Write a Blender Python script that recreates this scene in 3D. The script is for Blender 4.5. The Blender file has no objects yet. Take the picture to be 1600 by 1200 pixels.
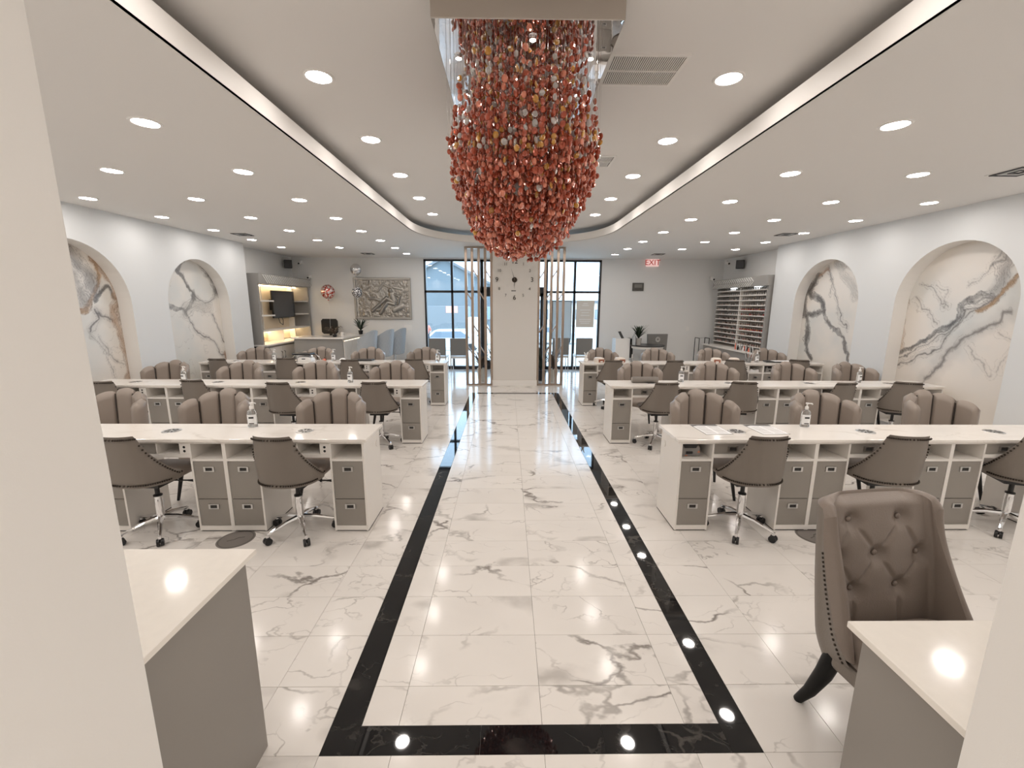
import bpy, bmesh, math, random
from mathutils import Vector, Matrix
import numpy as np
random.seed(7); np.random.seed(7)
PI = math.pi
sc = bpy.context.scene
COL = sc.collection

# ---------------------------------------------------------------- camera
F_PX, PITCH, YAW, ROLL, CAM_H = 661.57, 0.1862, 0.0117, 0.0044, 1.7663
cam = bpy.data.cameras.new('camera'); camo = bpy.data.objects.new('camera', cam); COL.objects.link(camo)
cam.sensor_fit = 'HORIZONTAL'; cam.sensor_width = 36.0; cam.lens = 36.0 * F_PX / 1600.0
cam.clip_start = 0.05; cam.clip_end = 400
fw = Vector((math.sin(YAW) * math.cos(PITCH), math.cos(YAW) * math.cos(PITCH), -math.sin(PITCH)))
rt = Vector((math.cos(YAW), -math.sin(YAW), 0)); up = rt.cross(fw)
r2 = math.cos(ROLL) * rt + math.sin(ROLL) * up; u2 = -math.sin(ROLL) * rt + math.cos(ROLL) * up
M = Matrix((r2, u2, -fw)).transposed().to_4x4(); M.translation = Vector((0, 0, CAM_H))
camo.matrix_world = M
sc.camera = camo
# ---------------------------------------------------------------- world, light level
vs = sc.view_settings
vs.view_transform = 'Standard'; vs.look = 'None'; vs.gamma = 1.0; vs.use_curve_mapping = False
vs.exposure = 1.16
CAN_STRENGTH = 34.0
CAN_COLOR = (1.0, 0.925, 0.865)
SKY_STRENGTH = 2.7
w = bpy.data.worlds.new('overcast_sky'); sc.world = w; w.use_nodes = True
bg = w.node_tree.nodes['Background']; bg.inputs[0].default_value = (0.60, 0.80, 1.0, 1); bg.inputs[1].default_value = SKY_STRENGTH
sc.cycles.max_bounces = 10; sc.cycles.diffuse_bounces = 7; sc.cycles.glossy_bounces = 4
sc.cycles.transmission_bounces = 6; sc.cycles.transparent_max_bounces = 12
sc.cycles.caustics_reflective = False; sc.cycles.caustics_refractive = False
sc.cycles.sample_clamp_indirect = 4.0

# ---------------------------------------------------------------- materials
def nodes(name):
    m = bpy.data.materials.new(name); m.use_nodes = True
    nt = m.node_tree; return m, nt, nt.nodes['Principled BSDF']
def mat(name, col, rough=0.5, metal=0.0, bump=0.0, bscale=60.0, emit=None, estr=0.0, trans=0.0, coat=0.0, var=0.0, vscale=8.0, spec=None, ior=None):
    m, nt, b = nodes(name)
    b.inputs['Base Color'].default_value = (*col, 1); b.inputs['Roughness'].default_value = rough
    b.inputs['Metallic'].default_value = metal
    if trans: b.inputs['Transmission Weight'].default_value = trans
    if coat: b.inputs['Coat Weight'].default_value = coat; b.inputs['Coat Roughness'].default_value = 0.08
    if spec is not None: b.inputs['Specular IOR Level'].default_value = spec
    if ior: b.inputs['IOR'].default_value = ior
    if emit: b.inputs['Emission Color'].default_value = (*emit, 1); b.inputs['Emission Strength'].default_value = estr
    tc = nt.nodes.new('ShaderNodeTexCoord')
    if bump:
        n = nt.nodes.new('ShaderNodeTexNoise'); n.inputs['Scale'].default_value = bscale; n.inputs['Detail'].default_value = 4
        nt.links.new(tc.outputs['Object'], n.inputs['Vector'])
        bp = nt.nodes.new('ShaderNodeBump'); bp.inputs['Strength'].default_value = bump; bp.inputs['Distance'].default_value = 0.01
        nt.links.new(n.outputs['Fac'], bp.inputs['Height']); nt.links.new(bp.outputs['Normal'], b.inputs['Normal'])
    if var:
        n = nt.nodes.new('ShaderNodeTexNoise'); n.inputs['Scale'].default_value = vscale; n.inputs['Detail'].default_value = 3
        nt.links.new(tc.outputs['Object'], n.inputs['Vector'])
        r = nt.nodes.new('ShaderNodeValToRGB')
        r.color_ramp.elements[0].position = 0.3; r.color_ramp.elements[1].position = 0.7
        r.color_ramp.elements[0].color = (*[c * (1 - var) for c in col], 1); r.color_ramp.elements[1].color = (*[min(1, c * (1 + var)) for c in col], 1)
        nt.links.new(n.outputs['Fac'], r.inputs['Fac']); nt.links.new(r.outputs['Color'], b.inputs['Base Color'])
    return m
def marble(name, base, vein, rough=0.07, scale=1.6, amount=1.0, fine=True, stretch=(1, 1.5, 1), rnd=True, coat=0.0, cloud=0.25, spec=0.5):
    m, nt, b = nodes(name); N = nt.nodes; L = nt.links
    tc = N.new('ShaderNodeTexCoord'); mp = N.new('ShaderNodeMapping'); mp.inputs['Scale'].default_value = stretch
    mp.inputs['Rotation'].default_value = (0, 0, 0.55)
    if rnd:
        oi = N.new('ShaderNodeObjectInfo'); vm = N.new('ShaderNodeVectorMath'); vm.operation = 'SCALE'
        cmb = N.new('ShaderNodeCombineXYZ'); mul = N.new('ShaderNodeMath'); mul.operation = 'MULTIPLY'; mul.inputs[1].default_value = 57.0
        mul2 = N.new('ShaderNodeMath'); mul2.operation = 'MULTIPLY'; mul2.inputs[1].default_value = 131.0
        L.new(oi.outputs['Random'], mul.inputs[0]); L.new(oi.outputs['Random'], mul2.inputs[0])
        L.new(mul.outputs[0], cmb.inputs[0]); L.new(mul2.outputs[0], cmb.inputs[1])
        ad = N.new('ShaderNodeVectorMath'); ad.operation = 'ADD'
        L.new(tc.outputs['Object'], ad.inputs[0]); L.new(cmb.outputs[0], ad.inputs[1]); L.new(ad.outputs[0], mp.inputs['Vector'])
    else: L.new(tc.outputs['Object'], mp.inputs['Vector'])
    # warp
    wn = N.new('ShaderNodeTexNoise'); wn.inputs['Scale'].default_value = scale * 1.3; wn.inputs['Detail'].default_value = 5; wn.inputs['Roughness'].default_value = 0.52
    L.new(mp.outputs[0], wn.inputs['Vector'])
    sub = N.new('ShaderNodeVectorMath'); sub.operation = 'MULTIPLY_ADD'; sub.inputs[1].default_value = (0.9, 0.9, 0.9)
    L.new(wn.outputs['Color'], sub.inputs[0]); L.new(mp.outputs[0], sub.inputs[2])
    def veinlayer(sc_, width, strength, mscale, mlo, mhi):
        v = N.new('ShaderNodeTexVoronoi'); v.feature = 'DISTANCE_TO_EDGE'; v.inputs['Scale'].default_value = sc_
        L.new(sub.outputs[0], v.inputs['Vector'])
        mr = N.new('ShaderNodeMapRange'); mr.inputs['From Min'].default_value = 0.0; mr.inputs['From Max'].default_value = width
        mr.inputs['To Min'].default_value = strength; mr.inputs['To Max'].default_value = 0.0; mr.interpolation_type = 'SMOOTHSTEP'
        L.new(v.outputs['Distance'], mr.inputs['Value'])
        k = N.new('ShaderNodeTexNoise'); k.inputs['Scale'].default_value = mscale; k.inputs['Detail'].default_value = 2
        L.new(mp.outputs[0], k.inputs['Vector'])
        m2 = N.new('ShaderNodeMapRange'); m2.inputs['From Min'].default_value = mlo; m2.inputs['From Max'].default_value = mhi
        L.new(k.outputs['Fac'], m2.inputs['Value'])
        mm = N.new('ShaderNodeMath'); mm.operation = 'MULTIPLY'; L.new(mr.outputs[0], mm.inputs[0]); L.new(m2.outputs[0], mm.inputs[1])
        return mm
    a = veinlayer(scale * 0.9, 0.035, 0.85 * amount, scale * 1.1, 0.46, 0.66)
    c = veinlayer(scale * 2.1, 0.03, 0.55 * amount, scale * 1.7, 0.48, 0.7)
    bl = veinlayer(scale * 0.9, 0.16, 0.42 * amount, scale * 1.5, 0.54, 0.68)
    mx = N.new('ShaderNodeMath'); mx.operation = 'MAXIMUM'; L.new(a.outputs[0], mx.inputs[0]); L.new(c.outputs[0], mx.inputs[1])
    mx2 = N.new('ShaderNodeMath'); mx2.operation = 'MAXIMUM'; L.new(mx.outputs[0], mx2.inputs[0]); L.new(bl.outputs[0], mx2.inputs[1])
    cl = N.new('ShaderNodeTexNoise'); cl.inputs['Scale'].default_value = scale * 0.8; cl.inputs['Detail'].default_value = 4
    L.new(mp.outputs[0], cl.inputs['Vector'])
    cr = N.new('ShaderNodeMapRange'); cr.inputs['From Min'].default_value = 0.45; cr.inputs['From Max'].default_value = 0.8; cr.inputs['To Max'].default_value = cloud
    L.new(cl.outputs['Fac'], cr.inputs['Value'])
    add = N.new('ShaderNodeMath'); add.operation = 'MAXIMUM'; L.new(mx2.outputs[0], add.inputs[0]); L.new(cr.outputs[0], add.inputs[1])
    mix = N.new('ShaderNodeMixRGB'); mix.inputs[1].default_value = (*base, 1); mix.inputs[2].default_value = (*vein, 1)
    L.new(add.outputs[0], mix.inputs[0]); L.new(mix.outputs[0], b.inputs['Base Color'])
    b.inputs['Roughness'].default_value = rough; b.inputs['Specular IOR Level'].default_value = spec
    if coat: b.inputs['Coat Weight'].default_value = coat; b.inputs['Coat Roughness'].default_value = 0.03
    return m
def glassmat(name, tint=(0.93, 0.97, 1.0), refl=0.06):
    m = bpy.data.materials.new(name); m.use_nodes = True; nt = m.node_tree; nt.nodes.clear(); N = nt.nodes; L = nt.links
    o = N.new('ShaderNodeOutputMaterial'); t = N.new('ShaderNodeBsdfTransparent'); t.inputs[0].default_value = (*tint, 1)
    g = N.new('ShaderNodeBsdfGlossy'); g.inputs['Roughness'].default_value = 0.02
    lw = N.new('ShaderNodeLayerWeight'); lw.inputs['Blend'].default_value = 0.25
    mr = N.new('ShaderNodeMapRange'); mr.inputs['To Min'].default_value = refl; mr.inputs['To Max'].default_value = 0.7
    mx = N.new('ShaderNodeMixShader')
    L.new(lw.outputs['Fresnel'], mr.inputs['Value']); L.new(mr.outputs[0], mx.inputs[0]); L.new(t.outputs[0], mx.inputs[1]); L.new(g.outputs[0], mx.inputs[2]); L.new(mx.outputs[0], o.inputs[0])
    return m
def emitmat(name, col, s, front=False):
    m = bpy.data.materials.new(name); m.use_nodes = True; nt = m.node_tree; nt.nodes.clear()
    o = nt.nodes.new('ShaderNodeOutputMaterial'); e = nt.nodes.new('ShaderNodeEmission'); e.inputs[0].default_value = (*col, 1); e.inputs[1].default_value = s
    nt.links.new(e.outputs[0], o.inputs[0]); m.cycles.emission_sampling = 'FRONT' if front else 'AUTO'; return m

WALL = mat('wall_paint', (0.84, 0.825, 0.80), 0.7, bump=0.04, bscale=300)
ARCHP = mat('daylight_tinted_white', (0.74, 0.76, 0.77), 0.7, bump=0.04, bscale=300)  # white wall paint with the windows' blue daylight mixed into its colour
BACKP = mat('back_wall_paint', (0.80, 0.80, 0.79), 0.7, bump=0.04, bscale=300)
CEIL = mat('ceiling_paint', (0.80, 0.785, 0.765), 0.85, bump=0.03, bscale=200)
TRIMW = mat('white_trim', (0.83, 0.81, 0.78), 0.5)
LAM = mat('white_laminate', (0.80, 0.77, 0.73), 0.38)
TAUPE = mat('taupe_laminate', (0.285, 0.262, 0.235), 0.42, var=0.04, vscale=3)
TAUPE2 = mat('grey_cabinet', (0.27, 0.25, 0.228), 0.45, var=0.04, vscale=2)
SEAL = mat('dark_seal', (0.03, 0.028, 0.026), 0.6)
SHADOWGAP = mat('cubby_inner', (0.60, 0.57, 0.53), 0.6)
CHROME = mat('chrome', (0.85, 0.85, 0.86), 0.08, 1.0)
STEEL = mat('brushed_steel', (0.62, 0.61, 0.60), 0.28, 1.0)
BLACKP = mat('black_plastic', (0.012, 0.012, 0.013), 0.35)
BLACKM = mat('black_metal', (0.012, 0.012, 0.014), 0.4)
LEATHER = mat('taupe_leather', (0.205, 0.176, 0.150), 0.42, bump=0.12, bscale=180)
LEATHER2 = mat('taupe_leather_front', (0.25, 0.205, 0.175), 0.38, bump=0.12, bscale=150)  # darker copy of the guest-chair leather; holds the tufted chair's dimmer lighting
LEATHER3 = mat('light_taupe_leather', (0.315, 0.265, 0.228), 0.36, bump=0.10, bscale=150)
PIPING = mat('dark_piping', (0.07, 0.058, 0.05), 0.6)
NAIL = mat('bronze_nailhead', (0.05, 0.04, 0.032), 0.35, 0.8)
QUARTZ = marble('veined_quartz_top', (0.84, 0.80, 0.75), (0.42, 0.36, 0.30), rough=0.10, scale=1.1, amount=0.55, stretch=(1, 2.2, 1), cloud=0.12)
PLAINQ = mat('cream_quartz', (0.84, 0.80, 0.74), 0.09, var=0.015, vscale=30)
TILE = marble('white_marble_tile', (0.80, 0.765, 0.725), (0.24, 0.215, 0.195), rough=0.13, scale=1.35, amount=1.15, cloud=0.12, spec=0.34)
BTILE = marble('black_marble_tile', (0.006, 0.006, 0.007), (0.22, 0.20, 0.18), rough=0.03, scale=1.8, amount=0.35, cloud=0.02)
GROUT = mat('grout', (0.70, 0.66, 0.62), 0.8)
MIRROR = mat('mirror_steel', (0.92, 0.92, 0.93), 0.02, 1.0, bump=0.10, bscale=2.5)
PLATE = mat('satin_steel_edge', (0.50, 0.45, 0.40), 0.35, 0.6)
AMBER = mat('copper_glass', (0.46, 0.075, 0.028), 0.10, 0.35, trans=0.25, coat=0.8, ior=1.5)
PINKG = mat('rose_glass', (0.80, 0.27, 0.17), 0.08, 0.3, trans=0.3, coat=0.6, ior=1.5)
GOLDG = mat('gold_glass', (0.90, 0.44, 0.06), 0.08, 0.0, trans=0.5, coat=0.6, ior=1.5)
CLEARG = mat('clear_glass_bead', (0.80, 0.80, 0.78), 0.05, 0.0, trans=0.6, coat=0.5, ior=1.5)
LENS = emitmat('downlight_lens', CAN_COLOR, CAN_STRENGTH, True)
SPOTL = emitmat('chandelier_lamp', (1, 0.9, 0.8), 18, True)
GLASS = glassmat('window_glass')
BRONZE = mat('mirror_bronze', (0.42, 0.34, 0.28), 0.22, 0.85)
GREYCH = mat('grey_vinyl', (0.20, 0.195, 0.185), 0.5, bump=0.1)
PALE = mat('pale_velvet', (0.42, 0.45, 0.48), 0.35, bump=0.25, bscale=40)
PLEAF = mat('dark_leaf', (0.02, 0.035, 0.018), 0.4)
DLEAF = mat('dry_leaf', (0.09, 0.065, 0.045), 0.6)
POT = mat('stone_pot', (0.5, 0.48, 0.45), 0.6)
WHITEP = mat('white_plastic', (0.85, 0.84, 0.82), 0.35)
CLEARP = mat('clear_plastic', (0.90, 0.93, 0.94), 0.08, trans=0.85, ior=1.3)
PAPER = mat('printed_paper', (0.92, 0.92, 0.92), 0.35)
RED = mat('coral_red', (0.75, 0.20, 0.13), 0.5)

# ---------------------------------------------------------------- mesh builder
class MB:
    def __init__(s): s.v = []; s.f = []; s.m = []
    def add(s, vs, fs, mi=0):
        o = len(s.v); s.v += [tuple(v) for v in vs]; s.f += [tuple(i + o for i in f) for f in fs]; s.m += [mi] * len(fs); return s
    def box(s, x0, x1, y0, y1, z0, z1, mi=0):
        return s.add([(x0, y0, z0), (x1, y0, z0), (x1, y1, z0), (x0, y1, z0), (x0, y0, z1), (x1, y0, z1), (x1, y1, z1), (x0, y1, z1)],
                     [(0, 3, 2, 1), (4, 5, 6, 7), (0, 1, 5, 4), (1, 2, 6, 5), (2, 3, 7, 6), (3, 0, 4, 7)], mi)
    def lathe(s, prof, n=20, c=(0, 0, 0), mi=0, cap=True):
        vs = []; fs = []
        for r, z in prof:
            for i in range(n):
                a = 2 * PI * i / n; vs.append((c[0] + r * math.cos(a), c[1] + r * math.sin(a), c[2] + z))
        for k in range(len(prof) - 1):
            for i in range(n):
                j = (i + 1) % n; fs.append((k * n + i, k * n + j, (k + 1) * n + j, (k + 1) * n + i))
        if cap:
            fs.append(tuple(range(n - 1, -1, -1))); b = (len(prof) - 1) * n; fs.append(tuple(range(b, b + n)))
        return s.add(vs, fs, mi)
    def tube(s, pts, r, n=8, mi=0, caps=True):
        pts = [Vector(p) for p in pts]; rs = r if isinstance(r, (list, tuple)) else [r] * len(pts)
        vs = []; fs = []
        t0 = (pts[1] - pts[0]).normalized(); ref = Vector((0, 0, 1)) if abs(t0.z) < 0.9 else Vector((1, 0, 0))
        for k, p in enumerate(pts):
            t = (pts[min(k + 1, len(pts) - 1)] - pts[max(k - 1, 0)]).normalized()
            a = t.cross(ref)
            if a.length < 1e-4: a = t.cross(Vector((0, 1, 0)))
            a.normalize(); b = t.cross(a).normalized(); ref = b.cross(t) * 1.0 if False else ref
            for i in range(n):
                q = 2 * PI * i / n; vs.append(p + (a * math.cos(q) + b * math.sin(q)) * rs[k])
        for k in range(len(pts) - 1):
            for i in range(n):
                j = (i + 1) % n; fs.append((k * n + i, k * n + j, (k + 1) * n + j, (k + 1) * n + i))
        if caps: fs.append(tuple(range(n - 1, -1, -1))); b0 = (len(pts) - 1) * n; fs.append(tuple(range(b0, b0 + n)))
        return s.add(vs, fs, mi)
    def prism(s, poly, d, mi=0):   # poly list of 3D points, d vector
        n = len(poly); vs = [tuple(p) for p in poly] + [(p[0] + d[0], p[1] + d[1], p[2] + d[2]) for p in poly]
        fs = [tuple(range(n - 1, -1, -1)), tuple(range(n, 2 * n))] + [(i, (i + 1) % n, n + (i + 1) % n, n + i) for i in range(n)]
        return s.add(vs, fs, mi)
    def grid(s, fn, nu, nv, mi=0, closeu=False):
        vs = []; fs = []
        for j in range(nv + 1):
            for i in range(nu + (0 if closeu else 1)): vs.append(fn(i / nu, j / nv))
        W = nu + (0 if closeu else 1)
        for j in range(nv):
            for i in range(nu):
                i2 = (i + 1) % W if closeu else i + 1
                fs.append((j * W + i, j * W + i2, (j + 1) * W + i2, (j + 1) * W + i))
        return s.add(vs, fs, mi)
    def ball(s, c, rx, ry, rz, n=12, m=8, mi=0):
        return s.grid(lambda u, v: (c[0] + rx * math.sin(PI * v) * math.cos(2 * PI * u), c[1] + ry * math.sin(PI * v) * math.sin(2 * PI * u), c[2] + rz * math.cos(PI * v)), n, m, mi, True)
    def mesh(s, name, mats, smooth=None):
        me = bpy.data.meshes.new(name); me.from_pydata(s.v, [], s.f)
        for m_ in (mats if isinstance(mats, (list, tuple)) else [mats]): me.materials.append(m_)
        if any(s.m): me.polygons.foreach_set('material_index', s.m)
        if smooth is not None:
            bm = bmesh.new(); bm.from_mesh(me); bmesh.ops.remove_doubles(bm, verts=bm.verts, dist=1e-5)
            bmesh.ops.recalc_face_normals(bm, faces=bm.faces); bm.to_mesh(me); bm.free()
            me.polygons.foreach_set('use_smooth', [True] * len(me.polygons))
            me.set_sharp_from_angle(angle=math.radians(smooth))
        me.update(); return me
    def build(s, name, mats, parent=None, smooth=None, bevel=0.0, seg=2):
        o = bpy.data.objects.new(name, s.mesh(name, mats, smooth)); COL.objects.link(o); o.parent = parent
        if bevel:
            b = o.modifiers.new('bevel', 'BEVEL'); b.width = bevel; b.segments = seg; b.limit_method = 'ANGLE'; b.angle_limit = math.radians(40)
        return o
def box(name, m, x0, x1, y0, y1, z0, z1, parent=None, bevel=0.0):
    return MB().box(x0, x1, y0, y1, z0, z1).build(name, m, parent, bevel=bevel)
def tag(o, label=None, cat=None, group=None, kind=None):
    if label: o['label'] = label
    if cat: o['category'] = cat
    if group: o['group'] = group
    if kind: o['kind'] = kind
    return o
def empty(name, loc=(0, 0, 0), rz=0.0, label=None, cat=None, group=None):
    o = bpy.data.objects.new(name, None); COL.objects.link(o); o.location = loc; o.rotation_euler = (0, 0, rz); o.empty_display_size = 0.1
    return tag(o, label, cat, group)
CH = {}
def kids(o): return [c for c in ALLOBJ if c.parent == o]
def copy_tree(o, parent=None, tree=None):
    tree = tree or tree_of(o)
    def rec(node, par):
        c = node[0].copy(); COL.objects.link(c)
        c.parent = par
        for ch in node[1]: rec(ch, c)
        return c
    return rec(tree, parent)
def tree_of(o): return (o, [tree_of(c) for c in bpy.data.objects if c.parent == o])
def struct(o): o['kind'] = 'structure'; return o
def text_mesh(name, s, size, depth, m, loc, rot, parent=None, align='CENTER'):
    cu = bpy.data.curves.new(name, 'FONT'); cu.body = s; cu.size = size; cu.extrude = depth; cu.align_x = align; cu.align_y = 'CENTER'
    t = bpy.data.objects.new('tmp_text', cu); COL.objects.link(t)
    dg = bpy.context.evaluated_depsgraph_get(); me = bpy.data.meshes.new_from_object(t.evaluated_get(dg))
    bpy.data.objects.remove(t); bpy.data.curves.remove(cu)
    me.name = name; me.materials.clear(); me.materials.append(m)
    o = bpy.data.objects.new(name, me); COL.objects.link(o); o.location = loc; o.rotation_euler = rot; o.parent = parent
    return o

# ================================================================ SETTING
XL, XRW = -5.32, 5.47          # inner faces of the side walls
XC = 0.10
YB = 11.57                      # back wall
ZS, ZT = 2.95, 3.17             # soffit, tray ceiling
RXL, RXR = -5.68, 5.76          # recessed corner walls
ENDL, ENDR = 8.95, 8.86

# ---- floor: slab + tiles
floor = MB().box(-6.2, 6.2, -2.6, YB + 0.1, -0.10, -0.012).build('floor', GROUT); struct(floor)
oX0, oX1, iX0, iX1 = -0.745, 1.036, -0.616, 0.912
oY0, iY0, oY1, iY1 = 1.387, 1.508, 8.42, 8.30
TW, TD, J0X, J0Y = 0.611, 0.3105, 0.1526, 1.387
def tiles():
    cells = []
    for r in range(-13, 34):
        y0 = J0Y + r * TD; y1 = y0 + TD
        if y0 > YB: break
        for c in range(-11, 11):
            x0 = J0X + c * TW; x1 = x0 + TW
            if x1 < -6.1 or x0 > 6.2: continue
            regs = []
            # outside-left, inside, outside-right, before, after
            regs.append((-6.2, oX0, -9, 20)); regs.append((oX1, 6.2, -9, 20))
            regs.append((oX0, oX1, -9, oY0)); regs.append((oX0, oX1, oY1, 20)); regs.append((iX0, iX1, iY0, iY1))
            for a, b, c0, d in regs:
                X0, X1, Y0, Y1 = max(x0, a), min(x1, b), max(y0, c0), min(y1, min(d, YB))
                if X1 - X0 > 0.012 and Y1 - Y0 > 0.012: cells.append((X0, X1, Y0, Y1))
    # visible near tiles become parts, the rest one joined part
    parts = []; rest = []
    for q in cells:
        cx, cy = (q[0] + q[1]) / 2, (q[2] + q[3]) / 2
        vis = 1.0 < cy < 6.1 and abs(cx - 0.1) < min(1.1 + 1.12 * max(cy - 0.92, 0), 5.4)
        hidden = (cy < 1.45 and (cx < -0.9 or cx > 1.15))
        (parts if vis and not hidden else rest).append(q)
    parts.sort(key=lambda q: q[2]); 
    if len(parts) > 292: rest += parts[292:]; parts = parts[:292]
    cache = {}
    g = 0.0008
    for X0, X1, Y0, Y1 in parts:
        k = (round(X1 - X0, 4), round(Y1 - Y0, 4))
        if k not in cache:
            a, b = k[0] / 2 - g, k[1] / 2 - g; e = 0.0006
            m_ = MB().add([(-a, -b, -.012), (a, -b, -.012), (a, b, -.012), (-a, b, -.012), (-a, -b, -e), (a, -b, -e), (a, b, -e), (-a, b, -e),
                           (-a + e, -b + e, 0), (a - e, -b + e, 0), (a - e, b - e, 0), (-a + e, b - e, 0)],
                          [(0, 1, 5, 4), (1, 2, 6, 5), (2, 3, 7, 6), (3, 0, 4, 7), (4, 5, 9, 8), (5, 6, 10, 9), (6, 7, 11, 10), (7, 4, 8, 11), (8, 9, 10, 11)])
            cache[k] = m_.mesh('tile', TILE)
        o = bpy.data.objects.new('tile', cache[k]); COL.objects.link(o); o.parent = floor; o.location = ((X0 + X1) / 2, (Y0 + Y1) / 2, 0)
    mb = MB()
    for X0, X1, Y0, Y1 in rest: mb.box(X0 + g, X1 - g, Y0 + g, Y1 - g, -0.012, 0)
    o = mb.build('floor_tiles', TILE, floor); o['kind'] = 'stuff'
tiles()
# black border pieces
def border_piece(x0, x1, y0, y1):
    box('border_tile', BTILE, x0 + .0008, x1 - .0008, y0 + .0008, y1 - .0008, -0.012, 0.0004, floor)
L0 = 0.595
def mitre(pts): MB().prism([(p[0], p[1], -0.012) for p in pts], (0, 0, 0.0124)).build('border_tile', BTILE, floor)
xs = [iX0 + (iX1 - iX0) * k / 3 for k in range(4)]
for a, b in zip(xs, xs[1:]): border_piece(a, b, oY0, iY0); border_piece(a, b, iY1, oY1)
y = iY0
while y < iY1 - 0.05:
    y2 = min(y + L0 * 1.02, iY1); border_piece(oX0, iX0, y, y2); border_piece(iX1, oX1, y, y2); y = y2
for (ox, ix) in ((oX0, iX0), (oX1, iX1)):
    for (oy, iy) in ((oY0, iY0), (oY1, iY1)):
        for tri in ([(ox, oy), (ix, oy), (ix, iy)], [(ox, oy), (ix, iy), (ox, iy)]):
            A = (tri[1][0] - tri[0][0]) * (tri[2][1] - tri[0][1]) - (tri[1][1] - tri[0][1]) * (tri[2][0] - tri[0][0])
            mitre(tri if A > 0 else tri[::-1])

# ---- ceiling with tray
HX, HY0, HB, HA = XC, 7.0, 1.78, 1.667
def hole_x(y):
    if y <= HY0: return HA
    t = min(1, (y - HY0) / HB); return HA * (1 - t ** 2.3) ** (1 / 2.3)
ys = [-2.6, 0, 2, 4, 6, 7.0] + [HY0 + HB * (1 - (1 - k / 26) ** 1.8) for k in range(1, 27)]
mb = MB()
for a, b in zip(ys, ys[1:]):
    ha, hb = hole_x(a), hole_x(b)
    for z, fl in ((ZS, 1), (ZS + 0.02, 0)):
        L = [(-6.2, a, z), (HX - ha, a, z), (HX - hb, b, z), (-6.2, b, z)]; R_ = [(HX + ha, a, z), (6.3, a, z), (6.3, b, z), (HX + hb, b, z)]
        for q in (L, R_): mb.add(q if not fl else q[::-1], [(0, 1, 2, 3)])
mb.add([(-6.2, ys[-1], ZS), (6.3, ys[-1], ZS), (6.3, YB + .2, ZS), (-6.2, YB + .2, ZS)], [(3, 2, 1, 0)])
ceiling = struct(mb.build('ceiling', CEIL))
outl = [(HX - hole_x(y_), y_) for y_ in ys] ; outr = [(HX + hole_x(y_), y_) for y_ in ys][::-1]
path = outl + outr[1:]
mb = MB(); th = 0.02
def off(i, d):
    a = Vector(path[max(i - 1, 0)]); b = Vector(path[min(i + 1, len(path) - 1)]); t = (b - a).normalized(); n = Vector((-t.y, t.x)); p = Vector(path[i]); return (p.x + n.x * d, p.y + n.y * d)
zf = 3.075
for i in range(len(path) - 1):
    a0, a1, b0, b1 = path[i], path[i + 1], off(i, th), off(i + 1, th)
    mb.add([(*a0, ZS), (*a1, ZS), (*a1, zf), (*a0, zf), (*b0, ZS), (*b1, ZS), (*b1, zf), (*b0, zf)], [(0, 1, 2, 3), (3, 2, 6, 7), (5, 4, 7, 6), (0, 4, 5, 1)])
struct(mb.build('trim_1', TRIMW, ceiling, smooth=40)); bpy.data.objects['trim_1'].name = 'tray_fascia'
# tray ceiling panel and its outer upstand
mb = MB(); mb.add([(-2.0, -2.6, ZT), (2.2, -2.6, ZT), (2.2, 9.2, ZT), (-2.0, 9.2, ZT)], [(3, 2, 1, 0)])
for q in ([(-2.0, -2.6), (-2.0, 9.2)], [(-2.0, 9.2), (2.2, 9.2)], [(2.2, 9.2), (2.2, -2.6)]):
    (a, b) = q; mb.add([(*a, ZS + .02), (*b, ZS + .02), (*b, ZT), (*a, ZT)], [(0, 1, 2, 3)])
struct(mb.build('tray_ceiling', CEIL, ceiling))

# ---- walls
def arch_wall(name, X, sgn, y_end, niches):
    """side wall on plane x=X; room on the -sgn side; niches: (yc, r, zspring, z0)"""
    mb = MB(); D = 0.20; y = 0.3
    def q(y0, y1, z0, z1): mb.add([(X, y0, z0), (X, y1, z0), (X, y1, z1), (X, y0, z1)], [(0, 1, 2, 3)])
    for yc, r, zs, z0 in sorted(niches):
        q(y, yc - r, 0, ZS + .02); n = 28
        q(yc - r, yc + r, 0, z0)
        arc = [(yc - r * math.cos(PI * k / n), zs + r * math.sin(PI * k / n)) for k in range(n + 1)]
        for (ya, za), (yb, zb) in zip(arc, arc[1:]):
            mb.add([(X, ya, za), (X, yb, zb), (X, yb, ZS + .02), (X, ya, ZS + .02)], [(0, 1, 2, 3)])
        out = [(yc - r, z0)] + arc + [(yc + r, z0)]
        for (ya, za), (yb, zb) in zip(out, out[1:] + out[:1]):
            mb.add([(X, ya, za), (X, yb, zb), (X + sgn * D, yb, zb), (X + sgn * D, ya, za)], [(0, 1, 2, 3)], 1)
        y = yc + r
    q(y, y_end, 0, ZS + .02)
    mb.add([(X, y_end, 0), (X + sgn * 0.5, y_end, 0), (X + sgn * 0.5, y_end, ZS + .02), (X, y_end, ZS + .02)], [(0, 1, 2, 3)])
    mb.add([(X + sgn * .5, 0.3, 0), (X + sgn * .5, y_end, 0), (X + sgn * .5, y_end, ZS), (X + sgn * .5, 0.3, ZS)], [(0, 1, 2, 3)])
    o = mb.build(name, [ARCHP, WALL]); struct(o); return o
NL = [(5.38, 0.79, 1.74, 0.12), (7.58, 0.75, 1.75, 0.12)]
NR = [(5.29, 0.745, 1.80, 0.12), (7.42, 0.75, 1.79, 0.12)]
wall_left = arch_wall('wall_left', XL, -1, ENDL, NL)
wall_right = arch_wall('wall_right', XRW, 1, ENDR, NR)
wl2 = MB().box(RXL - .1, RXL, ENDL - .02, YB + .1, 0, ZS + .02).build('wall_left_recess', BACKP, wall_left)
wr2 = MB().box(RXR, RXR + .1, ENDR - .02, YB + .1, 0, ZS + .02).build('wall_right_recess', BACKP, wall_right)
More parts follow.
